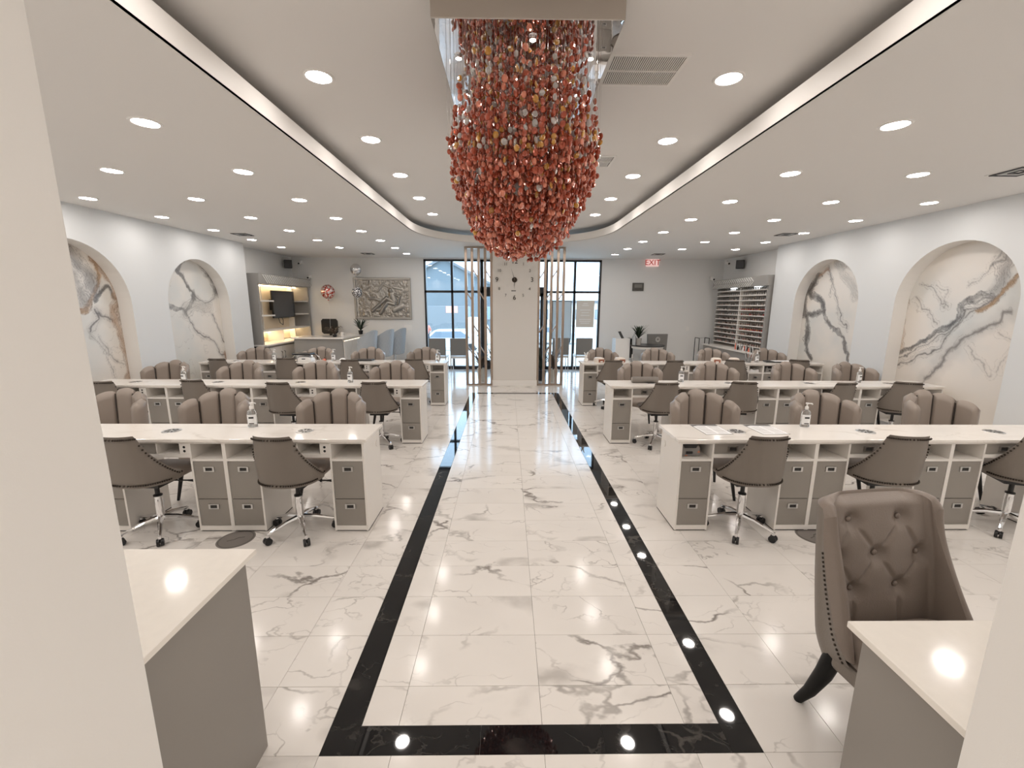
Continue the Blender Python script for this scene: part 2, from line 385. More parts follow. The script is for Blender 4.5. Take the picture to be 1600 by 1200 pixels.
# back wall around the glazing
WX0, WX1, WZ = -2.21, 2.50, 2.92
mb = MB(); mb.box(RXL - .1, WX0, YB, YB + .15, 0, ZS + .02); mb.box(WX1, RXR + .1, YB, YB + .15, 0, ZS + .02); mb.box(WX0, WX1, YB, YB + .15, WZ, ZS + .02)
wall_back = struct(mb.build('wall_back', BACKP))
# near walls the camera looks between, and the room behind the camera
struct(MB().box(-5.9, -0.907, 0.50, 0.924, 0, ZS + .02).build('wall_near_left', WALL, bevel=0.003))
struct(MB().box(0.972, 6.0, 0.35, 0.735, 0, ZS + .02).build('wall_near_right', WALL, bevel=0.003))
mb = MB(); mb.box(-3.6, 3.8, -2.6, -2.5, 0, ZT); mb.box(-3.6, -3.5, -2.6, .5, 0, ZS); mb.box(3.7, 3.8, -2.6, .5, 0, ZS)
struct(mb.build('wall_front', WALL))
struct(MB().box(2.5 + .01, RXR - .01, YB - .012, YB - .0005, 0, .10).build('baseboard_back', TRIMW))
struct(MB().box(RXL, -2.22, YB - .012, YB - .0005, 0, .10).build('baseboard_back_left', TRIMW))

# ---- marble murals in the niches (printed panels)
def vnoise(x, y, seed=0):
    xi = np.floor(x).astype(int); yi = np.floor(y).astype(int); xf = x - xi; yf = y - yi
    def h(a, b): 
        n = (a * 374761393 + b * 668265263 + seed * 1442695041) & 0xffffffff
        n = ((n ^ (n >> 13)) * 1274126177) & 0xffffffff
        return ((n ^ (n >> 16)) & 0xffff) / 65535.0
    u = xf * xf * (3 - 2 * xf); v = yf * yf * (3 - 2 * yf)
    return (h(xi, yi) * (1 - u) + h(xi + 1, yi) * u) * (1 - v) + (h(xi, yi + 1) * (1 - u) + h(xi + 1, yi + 1) * u) * v
def fbm(x, y, o=5, seed=0):
    s = 0; a = .5
    for k in range(o): s = s + a * vnoise(x, y, seed + k * 17); x = x * 2.03; y = y * 2.03; a *= .5
    return s
def seg_dist(px, py, pl):
    d = np.full(px.shape, 9.0)
    for (ax, ay), (bx_, by_) in zip(pl, pl[1:]):
        dx, dy = bx_ - ax, by_ - ay; t = np.clip(((px - ax) * dx + (py - ay) * dy) / (dx * dx + dy * dy + 1e-9), 0, 1)
        d = np.minimum(d, np.hypot(px - ax - t * dx, py - ay - t * dy))
    return d
VC = bpy.data.materials.new('marble_print'); VC.use_nodes = True
_n = VC.node_tree.nodes.new('ShaderNodeAttribute'); _n.attribute_name = 'print'
VC.node_tree.links.new(_n.outputs['Color'], VC.node_tree.nodes['Principled BSDF'].inputs['Base Color']); VC.node_tree.nodes['Principled BSDF'].inputs['Roughness'].default_value = 0.35
DK, GR, GD, BR, TH = (0.05, 0.042, 0.04), (0.22, 0.20, 0.19), (0.50, 0.30, 0.14), (0.40, 0.22, 0.12), (0.20, 0.18, 0.16)
def mural(parent, X, yc, r, zs, z0, strokes, seed):
    n = 170; m_ = 250; yy = np.linspace(yc - r - .01, yc + r + .01, n); zz = np.linspace(z0, zs + r + .01, m_)
    Y, Z = np.meshgrid(yy, zz)
    wy = (fbm(Y * 3, Z * 3, 5, seed) - .48) * .30 + (fbm(Y * 14, Z * 14, 3, seed + 3) - .45) * .04
    wz = (fbm(Y * 3 + 40, Z * 3, 5, seed + 5) - .48) * .30 + (fbm(Y * 14, Z * 14 + 9, 3, seed + 8) - .45) * .04
    py, pz = Y + wy, Z + wz
    col = np.empty(Y.shape + (3,)); cloud = fbm(Y * 1.5, Z * 1.5, 4, seed + 9)
    base = np.array((0.80, 0.755, 0.70)); cool = np.array((0.66, 0.67, 0.65))
    k = np.clip((cloud - .42) * 3, 0, 1)[..., None]; col[:] = base * (1 - k) + cool * k
    def lay(mask, c):
        nonlocal col
        mk = np.clip(mask, 0, 1)[..., None]; col = col * (1 - mk) + np.array(c) * mk
    fv = np.abs(fbm(Y * 2.2, Z * 2.2, 5, seed + 20) - .47); lay(np.clip(1 - fv / .006, 0, 1) * .35 * (fbm(Y * 1.3, Z * 1.3, 2, seed + 31) > .42), TH)
    for pl, wdt, c, al in strokes:
        d = seg_dist(py, pz, pl)
        rag = fbm(Y * 9, Z * 9, 4, seed + 40)
        if wdt > 0.03:
            lay(np.clip(1.25 - d / wdt - (rag - .4) * 1.2, 0, 1) * al * .8, c)
            for q in range(3):
                f2 = np.abs(d - wdt * (.25 + .3 * q) - (rag - .45) * .08); lay(np.clip(1 - f2 / .007, 0, 1) * al * .8, [v * .45 for v in c])
        else:
            lay(np.clip(1.1 - d / wdt, 0, 1) * al, c); lay(np.clip(1 - d / (wdt * 5), 0, 1) * .28 * al, GR)
            lay(np.clip(1 - np.abs(d - .035 - (rag - .45) * .06) / .005, 0, 1) * .5 * al, c)
    vs_ = np.stack([np.full(Y.shape, X), Y, Z], -1).reshape(-1, 3)
    inside = (np.hypot(Y - yc, np.maximum(Z - zs, 0)) <= r + 0.006)
    fs = []
    for j in range(m_ - 1):
        for i in range(n - 1):
            if inside[j, i] or inside[j + 1, i + 1] or inside[j + 1, i] or inside[j, i + 1]:
                a = j * n + i; fs.append((a, a + 1, a + n + 1, a + n))
    me = bpy.data.meshes.new('marble_mural'); me.from_pydata(vs_.tolist(), [], fs); me.materials.append(VC)
    at = me.color_attributes.new('print', 'FLOAT_COLOR', 'POINT'); c4 = np.concatenate([col.reshape(-1, 3), np.ones((n * m_, 1))], 1).astype(np.float32)
    at.data.foreach_set('color', c4.ravel())
    o = bpy.data.objects.new('marble_mural', me); COL.objects.link(o); o.parent = parent; return o
RA = [([(6.05, 1.06), (5.79, 1.24), (5.53, 1.44), (5.4, 1.59), (5.32, 1.77), (5.21, 1.91), (5.06, 1.88)], .034, DK, .9), ([(6.02, .9), (5.7, 1.06), (5.49, 1.2), (5.4, 1.43), (5.31, 1.68), (5.1, 1.81), (4.89, 1.9)], .012, DK, .85), ([(6.0, 1.0), (5.6, 1.28), (5.36, 1.52), (5.15, 1.78)], .01, DK, .8),
      ([(5.61, .78), (5.45, 1.01), (5.33, 1.22), (5.21, 1.39), (5.03, 1.46), (4.87, 1.56), (4.85, 1.69), (4.74, 1.76)], .03, GR, .95), ([(5.08, 1.86), (4.97, 2.0), (4.99, 2.19), (4.94, 2.38)], .10, GR, .7), ([(5.17, 1.7), (5.01, 1.83), (4.88, 1.97), (4.79, 2.09)], .035, GD, .95),
      ([(5.29, 2.06), (5.2, 2.14), (5.05, 2.29), (4.98, 2.38)], .006, TH, .7), ([(5.89, 2.1), (5.68, 1.92), (5.54, 1.75)], .007, TH, .8), ([(5.95, 1.93), (5.76, 1.69), (5.61, 1.53)], .006, TH, .8), ([(5.09, 1.3), (4.96, 1.08), (4.8, .98)], .006, TH, .5), ([(4.8, 1.45), (4.75, 1.26), (4.77, 1.03)], .006, TH, .5), ([(5.7, 2.03), (5.55, 1.97), (5.59, 1.75)], .006, TH, .7),
      ([(6.1, 2.05), (6.09, 1.63), (6.04, 1.17)], .07, (.62, .46, .33), .6)]
RB = [([(7.9, 2.33), (7.99, 2.09), (7.84, 1.89), (7.66, 1.63), (8.05, 1.5), (8.03, 1.26), (7.8, .78)], .055, DK, .95), ([(7.66, 1.63), (7.38, 1.37), (7.12, 1.25), (6.96, 1.01), (6.9, .7), (7.03, .53)], .035, GR, .95), ([(7.75, 2.38), (7.57, 2.11), (7.53, 1.89)], .008, DK, .8), ([(7.72, 2.34), (7.46, 2.03), (7.23, 1.6), (7.06, 1.39)], .01, DK, .85),
      ([(7.5, 2.5), (7.16, 2.19), (6.99, 1.95)], .08, (.45, .43, .40), .5), ([(8.05, 2.15), (8.14, 1.89), (8.12, 1.55)], .10, DK, .95), ([(7.86, 2.34), (7.72, 2.34)], .03, BR, .8)]
LA = [([(5.61, 1.74), (5.84, 1.95), (5.97, 2.2), (5.98, 2.34)], .04, GD, .9), ([(5.65, 2.49), (5.77, 2.23), (5.81, 1.95)], .12, GR, .85), ([(5.3, 2.47), (5.54, 2.18), (5.65, 1.86)], .10, GR, .7), ([(5.82, 1.84), (6.02, 1.94), (6.14, 1.84), (6.22, 1.74)], .034, DK, .8), ([(5.79, 1.67), (5.9, 1.59), (6.08, 1.54)], .025, DK, .8),
      ([(5.76, 1.72), (5.82, 1.57), (5.66, 1.37)], .02, DK, .85), ([(5.96, 2.34), (6.12, 2.06), (6.2, 1.84), (6.12, 1.51), (6.18, 1.2), (6.17, .66)], .07, (.46, .30, .19), .85), ([(5.65, 1.34), (5.81, 1.08), (5.94, .76)], .006, TH, .8), ([(5.77, 1.31), (5.88, 1.08), (6.08, .92)], .007, TH, .8), ([(4.7, .9), (5.0, 1.4), (5.3, 1.7)], .012, DK, .7)]
LB = [([(7.31, 2.27), (7.51, 2.08), (7.69, 1.87), (7.61, 1.71), (7.42, 1.59), (7.15, 1.74), (6.85, 1.85)], .034, TH, .9), ([(7.42, 1.59), (7.63, 1.3), (7.91, 1.05), (8.22, .84), (8.36, .79)], .014, DK, .9), ([(7.69, 1.87), (7.95, 1.82), (8.28, 1.98)], .01, DK, .85), ([(7.9, 2.5), (8.18, 2.27), (8.3, 1.98)], .11, DK, 1), ([(8.05, 1.57), (8.21, 1.33), (8.36, 1.07)], .014, DK, .9), ([(7.49, 2.45), (7.36, 2.25)], .05, GR, .9), ([(7.45, 1.62), (7.65, 1.72), (8.0, 1.72)], .13, (.45, .42, .38), .6), ([(8.28, .85), (8.34, .72)], .03, BR, .9)]
for (yc, r, zs, z0), st, sd in zip(NL, (LA, LB), (11, 23)): mural(wall_left, XL - .198, yc, r, zs, z0, st, sd)
for (yc, r, zs, z0), st, sd in zip(NR, (RA, RB), (37, 51)): mural(wall_right, XRW + .198, yc, r, zs, z0, st, sd)

# ---- glazing
def glazing():
    YG = YB + 0.04; t = 0.05
    xs = [WX0, -1.47, -0.685, 1.03, 1.80, WX1]
    for k, (a, b, nm) in enumerate([(WX0, -0.685, 'window_1'), (1.03, WX1, 'window_2'), (-0.685, 1.03, 'door_1')]):
        fr = MB(); z1 = WZ
        fr.box(a, a + t, YG - .05, YG + .05, 0, z1); fr.box(b - t, b, YG - .05, YG + .05, 0, z1)
        fr.box(a, b, YG - .05, YG + .05, z1 - t, z1); fr.box(a, b, YG - .05, YG + .05, 0, .09 if k < 2 else .03)
        fr.box(a, b, YG - .05, YG + .05, 2.06, 2.12 if k < 2 else 2.22)
        o = struct(fr.build(nm, BLACKM))
        if k < 2:
            mid = -1.47 if k == 0 else 1.80
            box('mullion', BLACKM, mid - .03, mid + .03, YG - .05, YG + .05, .09, z1 - t, o)
            if k == 0: cells = [(a + t, mid - .03), (mid + .03, b - t)]
            else: cells = [(a + t, mid - .03), (mid + .03, b - t)]
            for c0, c1 in cells:
                for z0, zz1 in ((.09, 2.06), (2.12, z1 - t)): box('pane', GLASS, c0, c1, YG - .004, YG + .004, z0, zz1, o)
        else:
            mid = (a + b) / 2
            for c0, c1 in ((a + t, mid), (mid, b - t)):
                lf = MB(); lf.box(c0, c0 + .09, YG - .02, YG + .02, .03, 2.06); lf.box(c1 - .09, c1, YG - .02, YG + .02, .03, 2.06); lf.box(c0, c1, YG - .02, YG + .02, .03, .25); lf.box(c0, c1, YG - .02, YG + .02, 1.97, 2.06)
                d = lf.build('door_leaf', BLACKM, o); box('door_pane', GLASS, c0 + .09, c1 - .09, YG - .003, YG + .003, .25, 1.97, d)
                hx = c1 - .05 if c0 < mid - .1 and c1 <= mid + .01 else c0 + .05
                MB().tube([(hx, YG - .03, .85), (hx, YG - .09, .9), (hx, YG - .09, 1.3), (hx, YG - .03, 1.35)], .012).build('door_handle', STEEL, d, 40)
            box('pane', GLASS, a + t, b - t, YG - .004, YG + .004, 2.22, z1 - t, o)
    return
glazing()
# ---- clock column
CY = 9.15
column = struct(MB().box(-0.31, 0.64, CY, CY + .5, 0, ZS + .01).build('column', mat('column_paint', (0.72, 0.69, 0.65), 0.6)))
box('column_baseboard', TRIMW, -0.322, 0.652, CY - .012, CY + .512, 0, .12, column, .004)

# ================================================================ DOWNLIGHTS
lens_me = MB().lathe([(0.001, -.004), (.076, -.004)], 20, cap=False).mesh('lens', LENS)
ring_me = MB().lathe([(.076, 0.0), (.076, -.006), (.081, -.008), (.092, -.006), (.096, 0.0)], 24, cap=False).mesh('trim_ring', WHITEP, 40)
hous_me = MB().lathe([(.001, -.0045), (.0685, -.0045), (.0685, 0.0)], 20, cap=False).mesh('housing', WHITEP)
def downlight(x, y, z, label, group):
    e = empty('recessed_downlight', (x, y, z), 0, label, 'ceiling light', group)
    for nm, me in (('lens', lens_me), ('trim_ring', ring_me)):
        o = bpy.data.objects.new(nm, me); COL.objects.link(o); o.parent = e
ordn12 = ['first', 'second', 'third', 'fourth', 'fifth', 'sixth', 'seventh', 'eighth', 'ninth', 'tenth', 'eleventh', 'twelfth']
ordn = ['first', 'second', 'third', 'fourth', 'fifth', 'sixth', 'seventh', 'eighth', 'ninth', 'tenth']
for side, cols, dy in (('left', (-2.42, -3.61, -4.85), 0.0), ('right', (2.58, 3.76, 4.92), -0.07)):
    for ci, x in enumerate(cols):
        for k in range(8):
            yy = 3.13 + 1.065 * k + dy
            if k == 7 and ci > 0: continue
            vis = not (ci == 1 and k < 1) and not (ci == 2 and k < 2)
            downlight(x, yy, ZS, f'round downlight, {side} lower ceiling, {["column beside tray", "middle column", "column beside arches"][ci]}, {ordn[k]} from front', 'downlights in the lower ceiling')
for side, x in (('left', -1.19), ('right', 1.39)):
    for k in range(5): downlight(x, 2.99 + 1.032 * k - (0.03 if x > 0 else 0), ZT, f'round white downlight in the raised tray, {side} line, {ordn[k]} from the front', 'downlights in the raised tray')
for x in (-4.85, -3.61, -2.42, -1.19, 1.39, 2.58, 3.76, 4.92):
    for yy in (1.97, 1.16):
        if yy < 1.5 and abs(x - .1) < 1.5: continue
        downlight(x, yy, ZS if abs(x - .1) > 1.8 else ZT, 'round white downlight on the ceiling between the doorway and the near desks', 'downlights nearest the doorway')
for x in (-2.42, -1.19, 0.1, 1.39, 2.58):  # unseen fill lights added behind the camera to brighten the near end
    for yy in (0.05, -1.0, -2.0): downlight(x, yy, ZS if abs(x - .1) > 1.8 else ZT, 'unseen round white fill downlight added behind the near walls', 'added fill downlights behind the doorway')

# ================================================================ NAIL DESKS
UW = 1.055
drawer_cache = {}
def pull(mesh_only=False):
    m_ = MB(); m_.box(-.040, .040, -.006, .001, -.020, -.013); m_.box(-.040, .040, -.006, .001, .013, .020); m_.box(-.040, -.026, -.006, .001, -.013, .013); m_.box(.026, .040, -.006, .001, -.013, .013)
    return m_.mesh('recessed_pull', STEEL)
pull_me = pull(); pull_in = MB().box(-.026, .026, -.0008, .0012, -.013, .013).mesh('pull_cup', SEAL)
def linkme(name, me, parent, loc=(0, 0, 0)):
    o = bpy.data.objects.new(name, me); COL.objects.link(o); o.parent = parent; o.location = loc; return o
def make_unit():
    u = empty('nail_desk_unit')
    D = .40; t = .014; bw = .232; kx0 = t + bw + t; kx1 = UW - kx0
    c = MB(); c.box(0, t, 0, D, .008, .738); c.box(t + bw, kx0, 0, D, .008, .738); c.box(kx1, kx1 + t, 0, D, .008, .738); c.box(UW - t, UW, 0, D, .008, .738)
    for b0 in (t, kx1 + t):
        c.box(b0, b0 + bw, 0, D, .012, .050); c.box(b0, b0 + bw, 0, D, .583, .601); c.box(b0, b0 + bw, 0, D, .722, .738); c.box(b0, b0 + bw, D - .012, D, .05, .722)
    c.box(kx0, kx1, 0, D - .10, .612, .640); c.box(kx0, kx1, 0, D, .724, .738); c.box(kx0, kx1, D - .112, D - .10, .64, .724); c.box(kx0 + .29, kx0 + .30, 0, D - .11, .64, .724)
    # grommet screws
    c.build('carcass', LAM, u)
    MB().box(.0, kx0, .01, D, .0, .008).box(kx1, UW, .01, D, 0, .008).build('plinth', SEAL, u)
    for b0 in (t, kx1 + t):
        for z0, z1, zp in ((.276, .580, .518), (.053, .270, .212)):
            d = MB().box(b0 + .003, b0 + bw - .003, .004, .022, z0, z1).build('drawer', TAUPE, u)
            linkme('drawer_pull', pull_me, d, (b0 + bw / 2, .004, zp)); linkme('pull_cup', pull_in, d, (b0 + bw / 2, .004, zp))
    d = MB().box(kx0 + .004, kx0 + .287, .006, .020, .643, .721).build('desk_drawer', TAUPE, u)
    linkme('drawer_pull', pull_me, d, (kx0 + .145, .006, .682)); linkme('pull_cup', pull_in, d, (kx0 + .145, .006, .682))
    p = MB().box(kx1 - .070, kx1, .0, .012, .641, .723).build('outlet_panel', LAM, u)
    MB().add(*disc_geo(kx1 - .034, -.001, .664, .010)).add(*disc_geo(kx1 - .034, -.001, .695, .010)).build('socket', BLACKP, p)
    return u
def disc_geo(x, y, z, r, n=14):
    return [(x + r * math.cos(2 * PI * k / n), y, z + r * math.sin(2 * PI * k / n)) for k in range(n)], [tuple(range(n))]
ROWY = [(3.068, 3.484), (5.209, 5.62), (7.289, 7.66)]
RN = ['near', 'middle', 'far']
unit0 = make_unit(); unit_tree = tree_of(unit0); used0 = False
XE = {'left': -1.09, 'right': 1.33}
SEQ = ['closest to the aisle', 'second from the aisle', 'third from the aisle', 'farthest from the aisle']
tops = {}
vent_me = None
def make_vent():
    mb = MB(); mb.lathe([(.050, .0005), (.050, .004), (.064, .004), (.066, .0005)], 28, cap=False)
    for k in range(9):
        a = 2 * PI * k / 9; a2 = a + .5
        mb.prism([(.012 * math.cos(a), .012 * math.sin(a), .001), (.052 * math.cos(a), .052 * math.sin(a), .001), (.052 * math.cos(a2 - .15), .052 * math.sin(a2 - .15), .001)], (0, 0, .0025))
    mb.lathe([(.001, .001), (.016, .001), (.016, .004), (.001, .004)], 14, cap=False)
    return mb.mesh('vent_grille', STEEL)
vent_me = make_vent(); vent_base = MB().lathe([(.001, .0009), (.052, .0009)], 24, cap=False).mesh('vent_well', SEAL)
for side in ('left', 'right'):
    s = -1 if side == 'left' else 1
    for ri, (y0, y1) in enumerate(ROWY):
        n = 3 if ri == 0 else 4
        xe = XE[side]
        xa, xb = (xe - UW * n, xe) if s < 0 else (xe, xe + UW * n)
        far_in = 0
        if s > 0 and ri == 1: xb = xe + UW * n
        lim = XL + .0 if s < 0 else XRW
        for k in range(n):
            ux = xe - UW * (k + 1) if s < 0 else xe + UW * k
            if not used0: u = unit0; used0 = True
            else: u = copy_tree(unit0, None, unit_tree)
            u.location = (ux, y0 + .012, 0)
            tag(u, f'taupe-drawered nail desk unit, {RN[ri]} {side} row, {SEQ[k]}', 'nail desk', 'white and taupe nail desk units')
        # worktop
        e = .03
        x0, x1 = (max(xa, XL + .004) if ri == 0 or s < 0 else xa, xb + e) if s < 0 else (xa - e, min(xb, XRW + .17) if ri else xb)
        wt = MB().box(x0, x1, y0 - .006, y1, .738, .762).build('marble_worktop', QUARTZ, None, bevel=.003)
        tag(wt, f'long white veined worktop over the {RN[ri]} desk row {side} of the aisle', 'countertop', 'veined worktops on the desk rows')
        for k in range(n):
            hx = xe - UW * (k + .5) if s < 0 else xe + UW * (k + .5)
            v = linkme('dust_vent', vent_me, wt, (hx, (y0 + y1) / 2, .7615)); linkme('vent_well', vent_base, v)
        # end grommet
        MB().tube([(xe + s * -.0005, y1 - .08, .62), (xe - s * .005, y1 - .08, .62)], .028, 18).build('end_grommet', LAM, wt)
        tops[side, ri] = wt

# ================================================================ CHAIRS
def make_tech_chair():
    """swivel chair; faces +Y"""
    c = empty('swivel_chair')
    def rim(th):   # th degrees from back centre
        a = abs(th)
        if a < 36: return .86
        t = min(1, (a - 36) / 50.0); return .86 - .33 * t ** .62
    def pt(th, z, r):
        k = (z - .44) / .41; q = math.radians(th)
        ax = (.222 - .012 * max(0, k)) * r; by = (.235 + .02 * max(0, k)) * r
        x = ax * math.copysign(abs(math.sin(q)) ** .75, math.sin(q)); y_ = -by * math.copysign(abs(math.cos(q)) ** .85, math.cos(q))
        return (x, y_ - .03 * max(0, k), z)
    A = 90
    def zbot(th): return .462 + .0 * (abs(th) / A) ** 2
    sh = MB(); NU, NV = 44, 12
    T = .13
    def prof(u, w):  # w around: 0..1 loop outer bottom->rim->inner bottom
        th = -A + 2 * A * u
        if w <= .5:
            t = w / .5; z = zbot(th) + (rim(th) - zbot(th)) * t; r = 1.0 + .035 * math.sin(PI * t); return pt(th, z, r)
        t = (1 - w) / .5; z = zbot(th) + .02 + (rim(th) - zbot(th) - .006) * t; r = 1 - T * (.5 + .5 * min(1, (1 - t) * 4)) if t > .75 else 1 - T
        return pt(th, z, r)
    sh.grid(prof, NU, 20)
    # end caps
    for u in (0, 1):
        loop = [prof(u, k / 20) for k in range(21)]; sh.add(loop, [tuple(range(21)) if u == 0 else tuple(range(20, -1, -1))])
    sh.grid(lambda u, v: tuple(Vector(prof(u, 0)) * (1 - v) + Vector(prof(u, 1)) * v), NU, 1)
    sh.build('backrest', LEATHER, c, 50)
    nl = MB()
    ring = []
    for k in range(57):
        th = -A + 2 * A * k / 56; ring.append(pt(th, rim(th) - .022, 1.035))
        if 30 < k * 0 + 60: pass
    for k in range(39):
        th = -A * .8 + 1.6 * A * k / 38; ring.append(pt(th, zbot(th) + .022, 1.03))
    for p in ring: nl.ball(p, .0072, .0072, .0072, 6, 4)
    o = nl.build('nailhead_trim', NAIL, c); o['kind'] = 'stuff'
    # seat
    def seat(u, v):
        q = 2 * PI * u; e = .45
        x = math.copysign(abs(math.cos(q)) ** e, math.cos(q)); y_ = math.copysign(abs(math.sin(q)) ** e, math.sin(q))
        r = math.sin(PI * v) ** .35 if 0 < v < 1 else 0
        return (.20 * x * r, .05 + .22 * y_ * r, .475 + .045 * math.cos(PI * v))
    MB().grid(seat, 32, 10, closeu=True).build('seat', LEATHER2, c, 60)
    MB().box(-.11, .11, -.10, .12, .405, .435).build('seat_plate', BLACKP, c)
    MB().tube([(.02, .03, .415), (.20, .06, .405), (.27, .07, .40)], [.006, .006, .014]).build('lever', BLACKP, c, 40)
    MB().lathe([(.028, .10), (.028, .26), (.026, .27), (.026, .30)], 16).build('gas_cylinder', CHROME, c, 40)
    MB().lathe([(.030, .30), (.030, .31), (.016, .312), (.016, .41)], 16).build('piston', BLACKP, c, 40)
    for k in range(5):
        a = 2 * PI * k / 5 + .35; ca, sa = math.cos(a), math.sin(a)
        lg = MB()
        lg.tube([(0.02 * ca, .02 * sa, .125), (.11 * ca, .11 * sa, .115), (.25 * ca, .25 * sa, .075)], [.022, .017, .011], 8)
        lg.tube([(.25 * ca, .25 * sa, .078), (.25 * ca, .25 * sa, .052)], .012, 8)
        l = lg.build('base_leg', CHROME, c, 40)
        w_ = MB(); 
        for dx in (-.013, .013):
            w_.tube([(.25 * ca - sa * (dx - .009), .25 * sa + ca * (dx - .009), .027), (.25 * ca - sa * (dx + .009), .25 * sa + ca * (dx + .009), .027)], .027, 12)
        w_.box(.25 * ca - .012, .25 * ca + .012, .25 * sa - .012, .25 * sa + .012, .028, .056)
        w_.build('caster', BLACKP, l, 40)
    return c
def make_shell_chair():
    """scallop-back guest chair; faces +Y"""
    c = empty('shell_chair')
    heights = [.862, .908, .94, .908, .862]
    for k in range(5):
        thc = -72 + 36 * k
        Z0, Z1 = .34, heights[k]
        def P(u, v, side):
            U = 2 * u - 1
            top = Z1 - .058 * (1 - math.sqrt(max(0, 1 - .86 * U * U))) - .022 * U * (0 if k == 2 else (1 if thc > 0 else -1))
            # rounded edge param
            z = Z0 + (top - Z0) * v
            edge = min(1, (1 - abs(U)) / .10); ev = min(1, (1 - v) / .05); eb = min(1, v / .05)
            f = math.sqrt(max(0, 1 - (1 - edge) ** 2)) * math.sqrt(max(0, 1 - (1 - ev) ** 2)) * math.sqrt(max(0, 1 - (1 - eb) ** 2))
            q = math.radians(thc + 17.9 * U)
            k_ = (z - .34) / .6; R = 1 + .06 * k_
            thick = (.036 if side > 0 else -.030) * f - (.012 if side > 0 else 0) * 0
            bul = .016 * (1 - U * U) if side > 0 else -.012 * (1 - U * U)
            rr = (thick + bul * f)
            ax, by = .275 * R - rr, .27 * R - rr
            return (ax * math.sin(q), -by * math.cos(q) - .03 * k_, z)
        mb = MB(); mb.grid(lambda u, v: P(u, v, 1), 12, 16); mb.grid(lambda u, v: P(1 - u, v, -1), 12, 16)
        mb.build('back_channel', LEATHER3, c, 60)
    # dark piping following the seams
    pp = MB()
    for th in (-54, -18, 18, 54):
        pts = []
        for j in range(9):
            z = .36 + (.86 if abs(th) > 30 else .905) * 0 + ((.835 if abs(th) > 30 else .89) - .36) * j / 8; k_ = (z - .34) / .6; R = 1 + .06 * k_; q = math.radians(th)
            pts.append(((.275 * R - .024) * math.sin(q), -(.27 * R - .024) * math.cos(q) - .03 * k_, z))
        pp.tube(pts, .006, 6)
    pp.build('seam_piping', PIPING, c, 60)
    def seat(u, v):
        q = 2 * PI * u; r = math.sin(PI * v) ** .4 if 0 < v < 1 else 0
        return (.235 * math.cos(q) * r, .03 + .25 * math.sin(q) * r, .40 + .06 * math.cos(PI * v))
    MB().grid(seat, 28, 10, closeu=True).build('seat', LEATHER3, c, 60)
    for sx in (-1, 1):
        for sy in (-1, 1):
            MB().tube([(sx * .17, sy * .16, .35), (sx * .22, sy * .21, 0.0)], [.022, .012], 10).build('leg', BLACKP, c, 40)
    return c
tech0 = make_tech_chair(); tt = tree_of(tech0); shell0 = make_shell_chair(); st_ = tree_of(shell0)
ft = fs_ = True
TECH = {('left', 0): [(-1.62, 3.09, -.08), (-2.70, 3.09, -.06), (-3.72, 3.12, .1)], ('right', 0): [(1.86, 3.11, .02), (2.90, 3.12, -.10), (4.02, 3.12, -.35)],
        ('left', 1): [(-1.59, 5.20, .02), (-2.68, 5.17, -.1), (-3.80, 5.33, -.08), (-4.80, 5.20, .05)], ('right', 1): [(1.90, 5.20, .05), (2.93, 5.26, -.2), (4.06, 5.22, .15), (5.05, 5.25, -.35)],
        ('left', 2): [(-1.60, 7.36, .1), (-2.62, 7.25, .0), (-3.80, 7.42, .15), (-4.85, 7.32, .0)], ('right', 2): [(1.78, 7.25, .0), (2.80, 7.25, .05), (3.98, 7.32, -.45), (5.10, 7.35, -.45)]}
SHELL = {('left', 0): [-1.66, -2.76, -3.75], ('right', 0): [1.88, 3.05, 4.18], ('left', 1): [-1.66, -2.75, -3.84, -4.90], ('right', 1): [1.92, 3.03, 4.18, 5.09],
         ('left', 2): [-1.60, -2.66, -3.62, -4.80], ('right', 2): [1.82, 2.90, 3.98, 5.05]}
for (side, ri), L in TECH.items():
    for k, (x, y_, rz) in enumerate(L):
        if ft: c = tech0; ft = False
        else: c = copy_tree(tech0, None, tt)
        c.location = (x, y_, 0); c.rotation_euler = (0, 0, rz)
        if side == 'right' and ri == 1 and k == 3: c.location.x = 4.98
        tag(c, f'taupe studded swivel chair at the {RN[ri]} {side} desk row, {SEQ[k]}', 'chair', 'studded swivel chairs at the nail desks')
for (side, ri), L in SHELL.items():
    for k, x in enumerate(L):
        if fs_: c = shell0; fs_ = False
        else: c = copy_tree(shell0, None, st_)
        y1 = ROWY[ri][1]
        c.location = (x, y1 + .34, 0); c.rotation_euler = (0, 0, PI + random.uniform(-.05, .05) + (.12 if side == 'left' else -.12) * 0)
        tag(c, f'taupe scallop-back guest chair behind the {RN[ri]} {side} desk row, {SEQ[k]}', 'chair', 'scallop-back guest chairs behind the desks')

